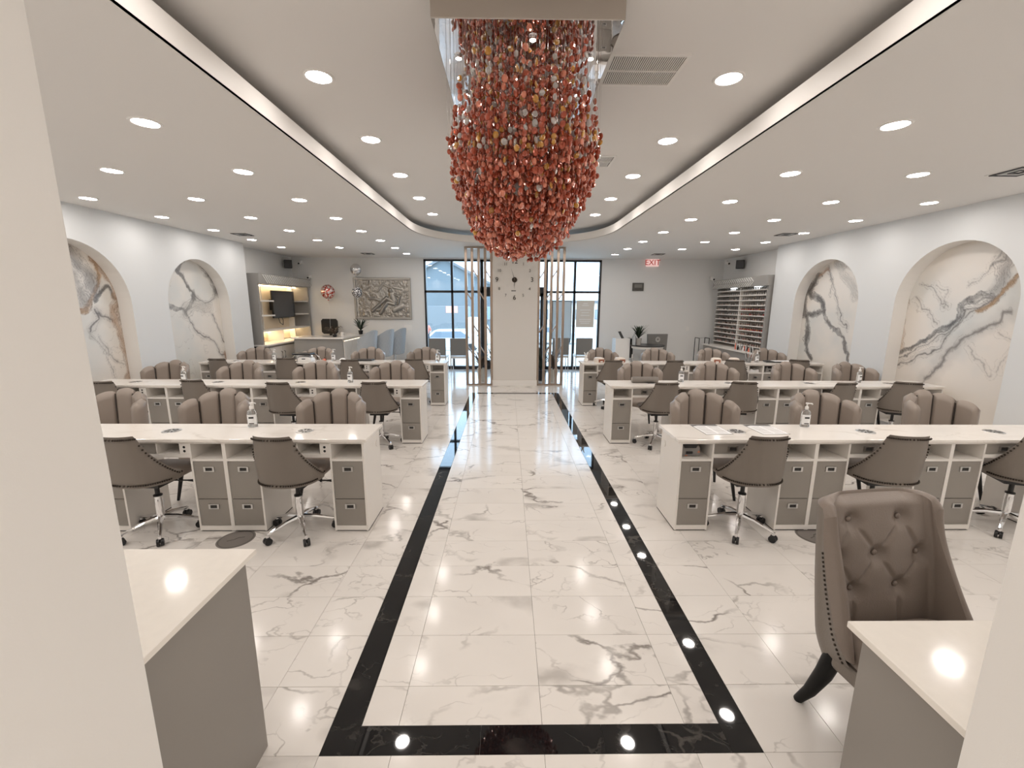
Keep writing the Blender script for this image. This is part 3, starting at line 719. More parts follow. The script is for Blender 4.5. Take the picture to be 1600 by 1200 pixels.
# ---- tufted armchair by the right counter
LEGB = mat('black_lacquer_leg', (.006, .006, .006), .5, spec=.25)
def tufted_chair():
    c = empty('tufted_chair', (1.635, 1.42, 0), math.radians(7), 'large taupe button-tufted side chair with studded wing and black sabre leg behind the right counter', 'chair')
    # local: faces -Y ; back at +Y
    buttons = [(-.135, .865), (.105, .865), (-.215, .72), (-.02, .72), (.19, .71), (-.135, .575), (.085, .575)]
    def halfw(z): k = min(1, max(0, (z - .38) / .58)); return .283 + .012 * (1 - k) ** 1.6
    def wing(z): return .012 + .125 * max(0, min(1, (.86 - z) / .44)) ** 1.4
    RC = .062
    def path(s_, z, inset):
        """s_ in -1..1 along the U: back, rounded corner, wing"""
        hw, L = halfw(z) - inset, wing(z); rc = max(.02, RC - inset); a = abs(s_); sg = 1 if s_ >= 0 else -1; k = min(1, max(0, (z - .30) / .65)); yb = .20 - inset + .115 * k
        if a < .6: x, y_ = (hw - rc) * a / .6, yb
        elif a < .78: q = (a - .6) / .18 * PI / 2; x, y_ = hw - rc + rc * math.sin(q), yb - rc + rc * math.cos(q)
        else: t = (a - .78) / .22; x, y_ = hw + .25 * L * t ** 1.5, yb - rc - .9 * L * t
        return sg * x, y_
    def rim(s_): a = abs(s_); return .968 - .018 * a ** 2 - .045 * max(0, (a - .5) / .5) ** 2
    def inner(u, v):
        s_ = -1 + 2 * u; z = .40 + (rim(s_) - .40 - .006) * v
        x, y_ = path(s_, z, .052); d = 0
        for bx_, bz_ in buttons: d += .030 * math.exp(-(math.hypot(x - bx_, z - bz_) / .036) ** 2)
        for (a1, b1) in (((-.135, .865), (-.215, .72)), ((-.215, .72), (-.135, .575)), ((.105, .865), (.19, .71)), ((-.135, .865), (-.02, .72)), ((.105, .865), (-.02, .72)), ((-.02, .72), (.085, .575)), ((-.02, .72), (-.135, .575)), ((.19, .71), (.085, .575)), ((.085, .575), (.09, .42)), ((-.135, .575), (-.14, .42))):
            ax, az = a1; dx, dz = b1[0] - ax, b1[1] - az; t = max(0, min(1, ((x - ax) * dx + (z - az) * dz) / (dx * dx + dz * dz)))
            d = max(d, .009 * math.exp(-(math.hypot(x - ax - t * dx, z - az - t * dz) / .010) ** 2))
        if abs(s_) > .58: d *= max(0, 1 - (abs(s_) - .58) / .12)
        puff = .014 * math.sin(PI * v)
        roll = .045 * max(0, (v - .93) / .07) ** 2 * max(0, min(1, 1 - (abs(s_) - .42) / .2))
        return (x, y_ + d - puff + roll, z)
    def outer(u, v):
        s_ = 1 - 2 * u; zb = .27 + .10 * max(0, (abs(s_) - .7) / .3); z = zb + (rim(s_) - .012 - zb) * v; x, y_ = path(s_, z, 0.0); k = min(1, v / .22); x *= .88 + .12 * math.sin(k * PI / 2)
        return (x, y_ + .015 * math.sin(PI * v), z)
    MB().grid(inner, 130, 90).build('tufted_back', LEATHER2, c, 70)
    MB().grid(outer, 60, 24).build('outer_back', LEATHER, c, 60)
    def rimf(u, v):
        i = Vector(inner(u, 1)); o = Vector(outer(1 - u, 1)); p = i.lerp(o, v); p.z += .016 * math.sin(PI * v); p.y -= .018 * math.sin(PI * v) * max(0, (abs(2 * u - 1) - .8) / .2); return tuple(p)
    MB().grid(rimf, 80, 6).build('rolled_rim', LEATHER2, c, 70)
    def endf(s_):
        u = 0 if s_ < 0 else 1
        def f(a, b):
            z0 = .40 + (rim(1) - .406) * b; vo = (z0 - .37) / (rim(1) - .382); p = Vector(inner(u, b)).lerp(Vector(outer(1 - u, min(1, vo))), a); p.y -= .018 * math.sin(PI * a); p.z += .016 * math.sin(PI * a) * max(0, (b - .8) / .2); return tuple(p)
        return f
    for s_ in (-1, 1): MB().grid(endf(s_), 6, 16).build('wing_edge', LEATHER2, c, 60)
    for bx_, bz_ in buttons:
        best = min(((abs(inner(u_ / 60, v_ / 50)[0] - bx_) + abs(inner(u_ / 60, v_ / 50)[2] - bz_), u_, v_) for u_ in range(61) for v_ in range(51)))
        p = inner(best[1] / 60, best[2] / 50); MB().ball((bx_, p[1] - .005, bz_), .0125, .008, .0125, 12, 8).build('button', LEATHER2, c, 60)
    nl = MB()
    for s_ in (-1, 1):
        for k in range(24):
            v = .02 + .70 * k / 23; p = Vector(outer(.03 if s_ > 0 else .97, v)); nl.ball((p.x + s_ * .002, p.y, p.z), .0055, .0055, .0055, 6, 4)
    o = nl.build('nailhead_trim', NAIL, c); o['kind'] = 'stuff'
    def seat(u, v):
        q = 2 * PI * u; e = .4; x = math.copysign(abs(math.cos(q)) ** e, math.cos(q)); y_ = math.copysign(abs(math.sin(q)) ** e, math.sin(q)); r = math.sin(PI * v) ** .3 if 0 < v < 1 else 0
        return (.275 * x * r, -.07 + .235 * y_ * r, .40 + .075 * math.cos(PI * v))
    MB().grid(seat, 36, 12, closeu=True).build('seat', LEATHER2, c, 60)
    MB().box(-.27, .27, -.27, .13, .28, .36).build('seat_rail', LEATHER, c, bevel=.02)
    for sx in (-1, 1):
        MB().tube([(sx * .235, .135, .34), (sx * .245, .165, .20), (sx * .263, .20, .08), (sx * .28, .235, 0.0)], [.037, .033, .025, .018], 12).build('leg', LEGB, c, 50)
        MB().tube([(sx * .21, -.24, .30), (sx * .215, -.25, 0.0)], [.026, .016], 10).build('leg', BLACKP, c, 50)
    return c
tufted_chair()

# ================================================================ NEAR COUNTERS
def near_counter(side, xe, yfar, ztop, xin):
    s = -1 if side == 'left' else 1
    a, b = (xin, xe) if s < 0 else (xe, xin)
    y0 = .93 if s < 0 else .738
    wt = MB().box(a, b, y0, yfar, ztop - .020, ztop).build('quartz_countertop', PLAINQ, None, bevel=.002)
    tag(wt, f'cream quartz countertop of the near {side} counter', 'countertop')
    e = .028
    a2, b2 = (a, b - e) if s < 0 else (a + e, b)
    cb = MB().box(a2, b2, y0 + .004, yfar - .028, .0, ztop - .021).build('reception_cabinet', TAUPE2, None, bevel=.001)
    tag(cb, f'plain grey counter cabinet under the near {side} quartz top', 'cabinet')
near_counter('left', -.94, 1.457, .861, -2.6)
near_counter('right', .997, 1.078, .861, 2.3)
bpy.data.objects['quartz_countertop'].location.z = 0

# ================================================================ CHANDELIER
def chandelier():
    c = empty('chandelier', (XC - .005, 3.0, ZT), 0, 'rectangular mirrored ceiling chandelier dripping with copper and amber glass discs', 'chandelier')
    px, py = .457, .74; zb = -.09
    MB().box(-px, px, -py, py, zb, -.001).build('canopy_box', PLATE, c, bevel=.002)
    MB().box(-px + .004, px - .004, -py + .004, py - .004, zb - .003, zb).build('mirror_plate', MIRROR, c)
    disc = MB().ball((0, 0, 0), 1, .45, 1.12, 8, 5); dv = np.array(disc.v); df = disc.f
    mats = [AMBER, PINKG, GOLDG, CLEARG]; rng = random.Random(3)
    items = []; strings = MB()
    nx, ny = 19, 30
    for i in range(nx):
        for j in range(ny):
            x = -.425 + .85 * i / (nx - 1) + rng.uniform(-.01, .01) + (.011 if j % 2 else -.011); yv = -.68 + 1.30 * j / (ny - 1) + rng.uniform(-.008, .008)
            r2_ = (abs(x) / .43) ** 2.6 + (abs(yv + .03) / .70) ** 2.6
            if r2_ > 1.25: continue
            zbot = -1.07 + .40 * min(1.25, r2_) ** 1.15 + rng.uniform(-.035, .025)
            edge = max(abs(x) / .43, 0)
            ztop = -.11 - rng.random() * .06 if edge < .66 else -.14 - .26 * rng.random() - .22 * (edge - .6) / .4
            strings.tube([(x, yv, zb), (x, yv, zbot)], .0006, 3, caps=False)
            z = zbot; dense = zbot + .42
            while z < ztop:
                items.append((x + rng.uniform(-.006, .006), yv + rng.uniform(-.006, .006), z))
                z += (.030 if z < dense else .046 if edge < .66 else .085) * rng.uniform(.8, 1.45)
    strings.build('strings', STEEL, c)['kind'] = 'stuff'
    cam_l = Vector((-c.location.x, -3.0, CAM_H - ZT))
    items.sort(key=lambda p: (Vector(p) - cam_l).length)
    meshes = []
    for mi, m_ in enumerate(mats):
        mb = MB(); mb.v = [tuple(v) for v in (dv * .0152)]; mb.f = list(df); mb.m = [0] * len(df); meshes.append(mb.mesh('glass_disc', m_))
    def pick(z):
        q = rng.random()
        if z > -.62: return 0 if q < .58 else 1 if q < .72 else 2 if q < .86 else 3
        return 0 if q < .60 else 1 if q < .94 else 2 if q < .96 else 3
    for p in items[:296]:
        o = bpy.data.objects.new('glass_disc', meshes[pick(p[2])]); COL.objects.link(o); o.parent = c; o.location = p
        o.rotation_euler = (rng.uniform(-.4, .4), rng.uniform(-.3, .3), rng.uniform(0, PI)); s_ = rng.uniform(.8, 1.15); o.scale = (s_, s_, s_)
    rest = items[296:]; nv = len(dv); V = []; FI = []; MI = []
    for k, p in enumerate(rest):
        rz, rx, s_ = rng.uniform(0, PI), rng.uniform(-.4, .4), rng.uniform(.8, 1.15) * .0152
        R = np.array(Matrix.Rotation(rz, 3, 'Z') @ Matrix.Rotation(rx, 3, 'X')); V.append((dv * s_) @ R.T + np.array(p)); mi = pick(p[2]); MI += [mi] * len(df)
        FI += [tuple(i + k * nv for i in f) for f in df]
    me = bpy.data.meshes.new('glass_discs'); me.from_pydata(np.concatenate(V).tolist(), [], FI)
    for m_ in mats: me.materials.append(m_)
    me.polygons.foreach_set('material_index', MI); me.update()
    o = bpy.data.objects.new('glass_discs', me); COL.objects.link(o); o.parent = c; o['kind'] = 'stuff'; o['label'] = 'mass of copper, rose and amber glass discs on strings'
    for x, yv in ((.03, -.60), (-.36, -.43), (.35, -.44), (-.36, -.03), (.35, -.04), (.03, -.09), (-.36, .36), (.35, .36)):
        sp = MB().lathe([(.014, 0), (.020, -.004), (.022, -.010), (.016, -.012)], 16, (x, yv, zb - .003), cap=False).build('lamp_socket', CHROME, c, 40)
        MB().lathe([(.001, -.011), (.016, -.011)], 14, (x, yv, zb - .003), cap=False).build('lamp', SPOTL, sp)
chandelier()

# ================================================================ VENTS ETC
def grille(x0, x1, y0, y1, z, label, two=True):
    c = empty('ceiling_vent', ((x0 + x1) / 2, (y0 + y1) / 2, z), 0, label, 'vent')
    w_, d_ = (x1 - x0) / 2, (y1 - y0) / 2; fr = MB(); f = .022
    fr.box(-w_, w_, -d_, -d_ + f, -.008, 0); fr.box(-w_, w_, d_ - f, d_, -.008, 0); fr.box(-w_, -w_ + f, -d_ + f, d_ - f, -.008, 0); fr.box(w_ - f, w_, -d_ + f, d_ - f, -.008, 0); fr.box(-w_ + f, w_ - f, -.005, .005, -.008, 0)
    fr.build('vent_frame', TRIMW, c)
    MB().box(-w_ + f, w_ - f, -d_ + f, d_ - f, -.0015, -.0005).build('vent_backing', SEAL, c)
    x = -w_ + f + .006
    me = MB().box(-.0035, .0035, -d_ + f, d_ - f, -.006, -.002).mesh('vent_slat', TRIMW)
    while x < w_ - f: linkme('vent_slat', me, c, (x, 0, 0)); x += .0125
grille(.58, 1.05, 2.70, 3.06, ZT, 'white slatted return vent in the raised ceiling beside the chandelier plate')
grille(.60, 1.05, 4.38, 4.72, ZT, 'smaller-looking white slatted vent in the raised ceiling beyond the chandelier')
def diffuser(x, y_, label):
    c = empty('air_diffuser', (x, y_, ZS), 0, label, 'vent', 'square diffusers in the lower ceiling')
    MB().box(-.15, .15, -.15, .15, -.004, 0).build('diffuser_frame', TRIMW, c)
    for k in (0, 1, 2):
        a = .13 - .04 * k; b = a - .018; m_ = MB(); m_.box(-a, a, -a, -b, -.012, -.004); m_.box(-a, a, b, a, -.012, -.004); m_.box(-a, -b, -b, b, -.012, -.004); m_.box(b, a, -b, b, -.012, -.004)
        m_.build('louvre_ring', BLACKM if k != 1 else STEEL, c)
diffuser(-4.64, 7.82, 'dark square air diffuser in the ceiling near the left arched wall')
diffuser(4.71, 7.45, 'dark square air diffuser in the ceiling near the small right arch')
diffuser(4.55, 4.0, 'dark square air diffuser in the ceiling near the large right arch')
diffuser(-3.35, 10.6, 'dark square air diffuser in the ceiling above the relief picture')
diffuser(3.57, 10.4, 'dark square air diffuser in the ceiling before the exit sign')

# ================================================================ LATTICE SCREENS
def lattice(side, xs, diags):
    s = -1 if side == 'left' else 1
    c = empty('lattice_screen', (sum(xs) / 5, 9.25, 0), 0, f'tall bronze mirror lattice screen {side} of the clock column', 'room divider', 'bronze lattice screens flanking the column')
    cx = sum(xs) / 5; w_ = .028; H = ZS - .005
    for x in xs: MB().box(x - cx - w_, x - cx + w_, -.03, .03, .035, H - .035).build('upright_bar', BRONZE, c, bevel=.003)
    for z0, z1 in ((0, .035), (H - .035, H)): MB().box(xs[0] - cx - w_, xs[-1] - cx + w_, -.03, .03, z0, z1).build('rail', BRONZE, c)
    for i, zs_ in diags:
        for z in zs_:
            xa, xb = xs[i] - cx + w_, xs[i + 1] - cx - w_; dz = -.12 if s < 0 else .12; z_ = z if s < 0 else z - .12; h = .022
            MB().prism([(xa, -.012, z_ - h), (xb, -.012, z_ + dz - h), (xb, -.012, z_ + dz + h), (xa, -.012, z_ + h)], (0, .024, 0)).build('diagonal_bar', BRONZE, c)
lattice('left', [-.877, -.744, -.606, -.470, -.338], [(0, [1.99, .84]), (1, [2.46, 1.30]), (2, [1.99, .84]), (3, [2.44, 1.29])])
lattice('right', [.666, .802, .938, 1.074, 1.200], [(3, [1.99, .84]), (2, [2.46, 1.30]), (1, [1.99, .84]), (0, [2.44, 1.29])])

# ---- clock on the column
CLK = mat('clock_grey', (.16, .15, .14), .4)
def clock():
    c = empty('wall_clock', (.15, CY, 2.27), 0, 'large frameless wall clock of separate silver numerals on the column', 'clock')
    for k in range(1, 13):
        a = PI / 2 - 2 * PI * k / 12; x, z = .37 * math.cos(a), .37 * math.sin(a)
        big = k % 3 == 0
        text_mesh('numeral', str(k), .135 if big else .085, .004, CLK if not big else NAIL, (x, -.008, z), (PI / 2, 0, 0), c)
    MB().tube([(0, -.001, 0), (0, -.012, 0)], .055, 24).build('hub', NAIL, c, 40)
    MB().prism([(-.008, -.016, 0), (.008, -.016, 0), (.0, -.016, -.20)], (0, .003, 0)).build('hour_hand', NAIL, c)
    MB().prism([(.006, -.020, .004), (-.006, -.020, -.004), (-.075, -.020, .25)], (0, .003, 0)).build('minute_hand', CLK, c)
    MB().box(-.065, .03, -.006, -.001, -.235, -.215).build('name_plate', CLK, c)
clock()

# ================================================================ LEFT: LIT WALL CABINET WITH TV
CROWN = mat('crown_grey', (0.32, 0.31, 0.295), 0.4); WARMW = mat('warm_back_panel', (0.78, 0.66, 0.50), 0.4)
STRIP = emitmat('led_strip', (1.0, 0.76, 0.46), 12.0); STRIP2 = emitmat('soft_led', (1.0, 0.82, 0.6), 1.2)
RIB = mat('crown_rib_light', (.70, .69, .67), .35)
FRM = mat('pewter_frame', (.40, .38, .35), .38, .8)
def tv_cabinet():
    X0, X1, Y0, Y1, H = RXL + .004, -5.25, 9.17, 11.50, 2.38
    c = empty('display_cabinet', ((X0 + X1) / 2, (Y0 + Y1) / 2, 0), 0, 'grey built-in wall cabinet with warm lit shelves, left back corner', 'cabinet'); ox, oy = c.location.x, c.location.y
    def B(nm, m_, x0, x1, y0, y1, z0, z1, par=c, bv=0): return box(nm, m_, x0 - ox, x1 - ox, y0 - oy, y1 - oy, z0, z1, par, bv)
    B('side_panel', CROWN, X0, X1, Y0, Y0 + .06, 0, H); B('side_panel', CROWN, X0, X1, Y1 - .05, Y1, 0, H)
    cr = B('crown', CROWN, X0, X1 + .05, Y0 - .006, Y1 + .01, 2.17, H + .004); 
    k = Y0 + .12
    while k < Y1 - .05:
        yy = k - oy; MB().prism([(X1 + .05 - ox, yy, H - .015), (X1 + .05 - ox, yy + .03, H - .015), (X1 + .05 - ox, yy + .21, 2.19), (X1 + .05 - ox, yy + .18, 2.19)], (.012, 0, 0)).build('crown_rib', RIB, cr); k += .085
    B('back_panel', WARMW, X0, X0 + .02, Y0 + .06, Y1 - .05, .9, 2.17)
    B('upright_panel', LAM, X0 + .02, X0 + .16, 11.14, 11.17, .9, 2.17)
    B('upright_panel', LAM, X0 + .02, X0 + .12, 9.80, 9.83, 1.18, 2.17)
    for z in (1.48, 1.80):
        B('shelf', LAM, X0 + .02, X1 - .02, Y0 + .06, 9.80, z, z + .03); B('shelf', LAM, X0 + .02, X1 - .02, 11.17, Y1 - .05, z, z + .03)
    B('shelf', LAM, X0 + .02, X1 - .02, Y0 + .06, Y1 - .05, 1.15, 1.18)
    B('partition', LAM, X0 + .02, X1 - .03, 10.1, 10.12, .9, 1.15)
    B('cabinet_counter', LAM, X0, X1 + .10, Y0 - .02, Y1, .85, .88)
    B('base_cabinet', CROWN, X0, X1 + .02, Y0, Y1, 0, .85)
    for k in range(4):
        ya = 9.35 + k * .52; d = B('cabinet_door', LAM, X1 + .02, X1 + .038, ya, ya + .51, .08, .80)
        hy = ya + (.45 if k % 2 == 0 else .06) - oy; MB().tube([(X1 + .038 - ox, hy, .52), (X1 + .065 - ox, hy, .53), (X1 + .065 - ox, hy, .67), (X1 + .038 - ox, hy, .68)], .007).build('door_pull', BLACKM, d)
    B('led_strip', STRIP, X0 + .10, X0 + .12, Y0 + .08, Y1 - .07, 2.155, 2.168); B('led_strip', STRIP, X0 + .06, X0 + .08, Y0 + .08, Y1 - .07, 1.138, 1.149)
    tv = tag(MB().box(-5.50, -5.46, 10.10, 11.12, 1.42, 2.06).build('television', BLACKP, None, bevel=.004), 'black flat television mounted in the lit wall cabinet', 'television')
    box('screen', mat('tv_glass', (0.035, 0.04, 0.05), 0.12), -5.461, -5.457, 10.115, 11.105, 1.44, 2.045, tv)
    MB().box(X0 + .02, -5.50, 10.3, 10.7, 1.6, 1.85).build('wall_mount', BLACKM, tv)
    MB().tube([(-5.55, 10.45, 1.43), (-5.53, 10.47, 1.30), (-5.53, 10.60, 1.24), (-5.55, 10.66, 1.36), (-5.56, 10.62, 1.43)], .007).build('cable', BLACKM, tv)
tv_cabinet()
# ================================================================ RIGHT: POLISH RACK
def polish_rack():
    X0, X1, Y0, Y1, H = 5.40, RXR - .004, 8.90, 11.18, 2.38
    c = empty('polish_rack', ((X0 + X1) / 2, (Y0 + Y1) / 2, 0), 0, 'grey built-in polish rack with twelve white shelves, right back corner', 'shelf'); ox, oy = c.location.x, c.location.y
    def B(nm, m_, x0, x1, y0, y1, z0, z1, par=c): return box(nm, m_, x0 - ox, x1 - ox, y0 - oy, y1 - oy, z0, z1, par)
    B('side_panel', CROWN, X0, X1, Y0, Y0 + .06, 0, H); B('side_panel', CROWN, X0 + .05, X1, Y1 - .05, Y1, 0, H)
    cr = B('crown', CROWN, X0 - .04, X1, Y0 - .006, Y1 + .08, 2.17, H + .004)
    yy = Y0 + .5
    while yy < Y1 - .05:
        for r, zc in enumerate((2.225, 2.325)):
            sg = 1 if r else -1; a = yy - oy; MB().prism([(X0 - .04 - ox, a, zc - sg * .045), (X0 - .04 - ox, a + .12, zc + sg * .045), (X0 - .04 - ox, a + .15, zc + sg * .045), (X0 - .04 - ox, a + .03, zc - sg * .045)], (-.01, 0, 0)).build('crown_rib', RIB, cr)
        yy += .09
    B('back_panel', mat('rack_back', (0.45, 0.42, 0.39), .5), X1 - .02, X1, Y0 + .06, Y1 - .05, .75, 2.17)
    ym = (Y0 + Y1) / 2 - .02; B('divider', LAM, X0 + .03, X1 - .02, ym, ym + .03, .80, 2.17)
    B('counter', LAM, X0 - .25, X1, Y0 + .02, Y1, .74, .77); B('base_cabinet', CROWN, X0 - .2, X1, Y0 + .04, Y1, 0, .74)
    for y_ in (9.4, 10.4): B('led_lamp', emitmat('rack_lamp', (.9, .95, 1), 4), X0 + .04, X0 + .10, y_ - .1, y_ + .1, 2.16, 2.169)
    n = 12; cols = [('red', (.45, .05, .04)), ('clear', (.75, .74, .72)), ('rose', (.55, .32, .28)), ('brown', (.16, .10, .08)), ('grey', (.35, .33, .32)), ('nude', (.62, .5, .43)), ('orange', (.75, .25, .08))]
    glass_m = {nm: mat('polish_' + nm, cc, .12, coat=.4) for nm, cc in cols}; capm = mat('polish_cap', (.25, .24, .235), .3)
    bm_ = {nm: MB().lathe([(.014, 0), (.015, .004), (.015, .036), (.008, .042), (.008, .046)], 8).mesh('bottle', glass_m[nm], 40) for nm, _ in cols}
    cap_me = MB().lathe([(.0085, .044), (.0075, .078)], 8).mesh('bottle_cap', capm, 40); rng = random.Random(9)
    for k in range(n):
        z = .86 + k * .1125
        for bi, (ya, yb) in enumerate(((Y0 + .07, ym), (ym + .03, Y1 - .055))):
            B('shelf', LAM, X0 + .035, X1 - .02, ya, yb, z - .012, z); B('shelf_lip', LAM, X0 + .028, X0 + .035, ya, yb, z - .012, z + .012)
            nb = 12
            for q in range(nb):
                yy = ya + .05 + (yb - ya - .1) * q / (nb - 1)
                if k >= 10: nm = 'clear'
                elif bi == 0 and k in (3, 7): nm = 'red' if q % 3 else 'orange'
                elif bi == 0 and k in (6,): nm = rng.choice(['rose', 'red', 'brown'])
                else: nm = rng.choice(['brown', 'rose', 'nude', 'grey', 'nude'] if k < 6 else ['grey', 'nude', 'clear', 'grey'])
                o = bpy.data.objects.new('polish_bottle', bm_[nm]); COL.objects.link(o); o.location = (X0 + .075, yy, z)
                tag(o, f'{nm} polish bottle, rack shelf {ordn12[11 - k]} from the top, {"near" if bi == 0 else "far"} bay', 'bottle', f'{nm} polish bottles, shelf {k}, bay {bi}'); linkme('bottle_cap', cap_me, o)
                if k in (0,) : pass
    return
polish_rack()
# bottles and brushes on the rack counter
rngb = random.Random(4)
for k in range(14):
    y_ = 9.0 + k * .055; h = rngb.uniform(.09, .16); r = rngb.uniform(.014, .022)
    m_ = [BLACKP, WHITEP, RED, CLEARP, STEEL][k % 5]
    o = MB().lathe([(r, 0), (r, h * .65), (r * .45, h * .75), (r * .5, h)], 10, (0, 0, 0)).build('product_bottle', m_, None, 40); o.location = (5.24 + (k % 2) * .05, y_, .77)
    tag(o, f'small {["black", "white", "red", "clear", "silver"][k % 5]} product bottle crowded on the rack counter at right', 'bottle', f'{["black", "white", "red", "clear", "silver"][k % 5]} bottles on the rack counter')

# ================================================================ LEFT BACK: RECEPTION TABLE
def reception():
    c = empty('reception_desk', (-4.28, 10.55, 0), 0, 'grey reception desk with white marble top and lit marble panel, left back', 'desk')
    MB().box(-.62, .48, -.74, -.20, 0, .965).box(.02, .48, -.20, .72, 0, .965).build('desk_body', CROWN, c)
    MB().prism([(-.66, -.80, .965), (.53, -.80, .965), (.53, .80, .965), (-.02, .80, .965), (-.02, -.14, .965), (-.66, -.14, .965)], (0, 0, .035)).build('desk_top', QUARTZ, c)
    p = MB().box(.481, .497, -.68, .66, .42, .90).build('marble_panel', QUARTZ, c)
    MB().box(.497, .505, -.68, .66, .905, .915).build('under_top_light', STRIP2, c)
reception()
def tub_chair(x, y_, rz, label):
    c = empty('tub_chair', (x, y_, 0), rz, label, 'chair', 'pale quilted tub chairs at the reception desk')
    def f(side):
        def g(u, v):
            th = -95 + 190 * u; q = math.radians(th); z = .50 + (.66 - .22 * (abs(th) / 95) ** 1.8) * v
            R = .25 + .02 * v; R += .006 * (math.sin(th * .35) * math.sin(v * 30)) if side > 0 else -.05
            return (R * math.sin(q), -R * math.cos(q) - .06 * v, z)
        return g
    mb = MB(); mb.grid(f(1), 40, 24); mb.grid(lambda u, v: f(-1)(1 - u, v), 24, 10)
    mb.grid(lambda u, v: tuple(Vector(f(1)(u, 1)).lerp(Vector(f(-1)(u, 1)), v)), 40, 2)
    mb.build('quilted_back', PALE, c, 50)
    MB().lathe([(.22, .48), (.25, .52), (.24, .58), (.1, .60)], 24).build('seat', PALE, c, 40)
    MB().lathe([(.20, 0), (.20, .02), (.03, .04), (.03, .48)], 20).build('pedestal', CHROME, c, 40)
tub_chair(-3.38, 10.05, math.radians(68), 'pale blue-grey quilted tub chair, nearest at the reception desk')
tub_chair(-3.12, 10.55, math.radians(68), 'pale blue-grey quilted tub chair, middle one at the reception desk')
tub_chair(-2.95, 11.1, math.radians(68), 'pale blue-grey quilted tub chair, farthest at the reception desk, against the wall')
def office_chair():
    c = empty('office_chair', (-4.66, 11.30, 0), 0, 'black mesh-back office chair behind the reception desk', 'chair')
    def g(u, v): x = -.21 + .42 * u; return (x, -.05 + .3 * x * x, .98 + .38 * v)
    mb = MB()
    mb.prism([(-.16, -.06, .98), (.16, -.06, .98), (.21, -.06, 1.03), (.21, -.06, 1.32), (.17, -.06, 1.37), (-.17, -.06, 1.37), (-.21, -.06, 1.32), (-.21, -.06, 1.03)], (0, .04, 0)); mb.build('backrest', BLACKP, c)
    MB().box(-.03, .03, -.02, .02, .5, 1.0).build('back_support', BLACKP, c)
    MB().box(-.24, .24, -.42, -.03, .45, .52).build('seat', BLACKP, c, bevel=.02)
    MB().lathe([(.03, .05), (.03, .55)], 12, (0, -.25, 0)).build('column_tube', BLACKP, c)
    for k in range(5):
        a = 2 * PI * k / 5; MB().tube([(0, -.25, .09), (.28 * math.cos(a), -.25 + .28 * math.sin(a), .03)], [.02, .028], 8).build('base_leg', BLACKP, c)
office_chair()
def plant(name, x, y_, z, h, r, n, leafm, potm, potr, poth, label, droop=.5, seed=1, group=None, wid=.018):
    c = empty(name, (x, y_, z), 0, label, 'plant', group); rng = random.Random(seed)
    MB().lathe([(potr * .75, 0), (potr, poth), (potr * .9, poth), (potr * .8, poth * .9)], 18).build('pot', potm, c, 40)
    for k in range(n):
        a = rng.uniform(0, 2 * PI); R = r * rng.uniform(.4, 1); H = h * rng.uniform(.45, 1); mb = MB(); L = []
        for j in range(7):
            t = j / 6; rr = R * t ** 1.1; zz = poth * .9 + H * (t * (1.0 + droop) - droop * t * t * 1.5); w_ = wid * math.sin(PI * min(.98, max(.06, t))) ** .6
            L += [(rr * math.cos(a) - w_ * math.sin(a), rr * math.sin(a) + w_ * math.cos(a), zz), (rr * math.cos(a), rr * math.sin(a), zz - w_ * .3), (rr * math.cos(a) + w_ * math.sin(a), rr * math.sin(a) - w_ * math.cos(a), zz)]
        mb.add(L, [(3 * j, 3 * j + 1, 3 * j + 4, 3 * j + 3) for j in range(6)] + [(3 * j + 1, 3 * j + 2, 3 * j + 5, 3 * j + 4) for j in range(6)]); mb.build('leaf', leafm, c)
    return c
plant('potted_plant', -4.00, 9.90, 1.0, .30, .24, 30, DLEAF, BLACKP, .05, .06, 'brown drooping plant on the near corner of the reception desk', .9, 1)
plant('potted_plant', -3.72, 10.85, 1.0, .38, .26, 26, PLEAF, BLACKP, .06, .10, 'dark green spiky plant on the reception desk below the relief picture', .35, 2)
plant('potted_plant', 3.27, 10.55, .78, .42, .26, 30, PLEAF, POT, .085, .17, 'dark green spiky plant in a grey pot on the round black table', .35, 3)
plant('floor_plant', -.60, 9.75, 0, .55, .28, 34, DLEAF, mat('cream_pot', (.7, .66, .58), .5), .10, .30, 'tall brownish plant in a cream pot behind the left lattice screen', .3, 4)
plant('floor_plant', -.30, 10.1, 0, .65, .28, 30, PLEAF, BLACKP, .12, .22, 'dark leafy plant in a black pot behind the left lattice screen near the column', .3, 6)
plant('floor_plant', .80, 9.85, 0, .75, .26, 34, PLEAF, BLACKP, .12, .25, 'dark green plant in a black pot behind the right lattice screen near the column', .3, 5)
plant('floor_plant', 1.08, 9.8, 0, .60, .26, 36, DLEAF, mat('cream_planter', (.7, .66, .58), .5), .11, .28, 'olive leafy plant in a cream planter behind the right lattice screen', .3, 8)
# cup on reception desk
tag(MB().lathe([(.03, 0), (.035, .08), (.032, .08), (.028, .01)], 14, (0, 0, 0)).build('cup', WHITEP, None, 40), 'white cup on the reception desk between the plants', 'cup').location = (-4.02, 10.4, 1.0)

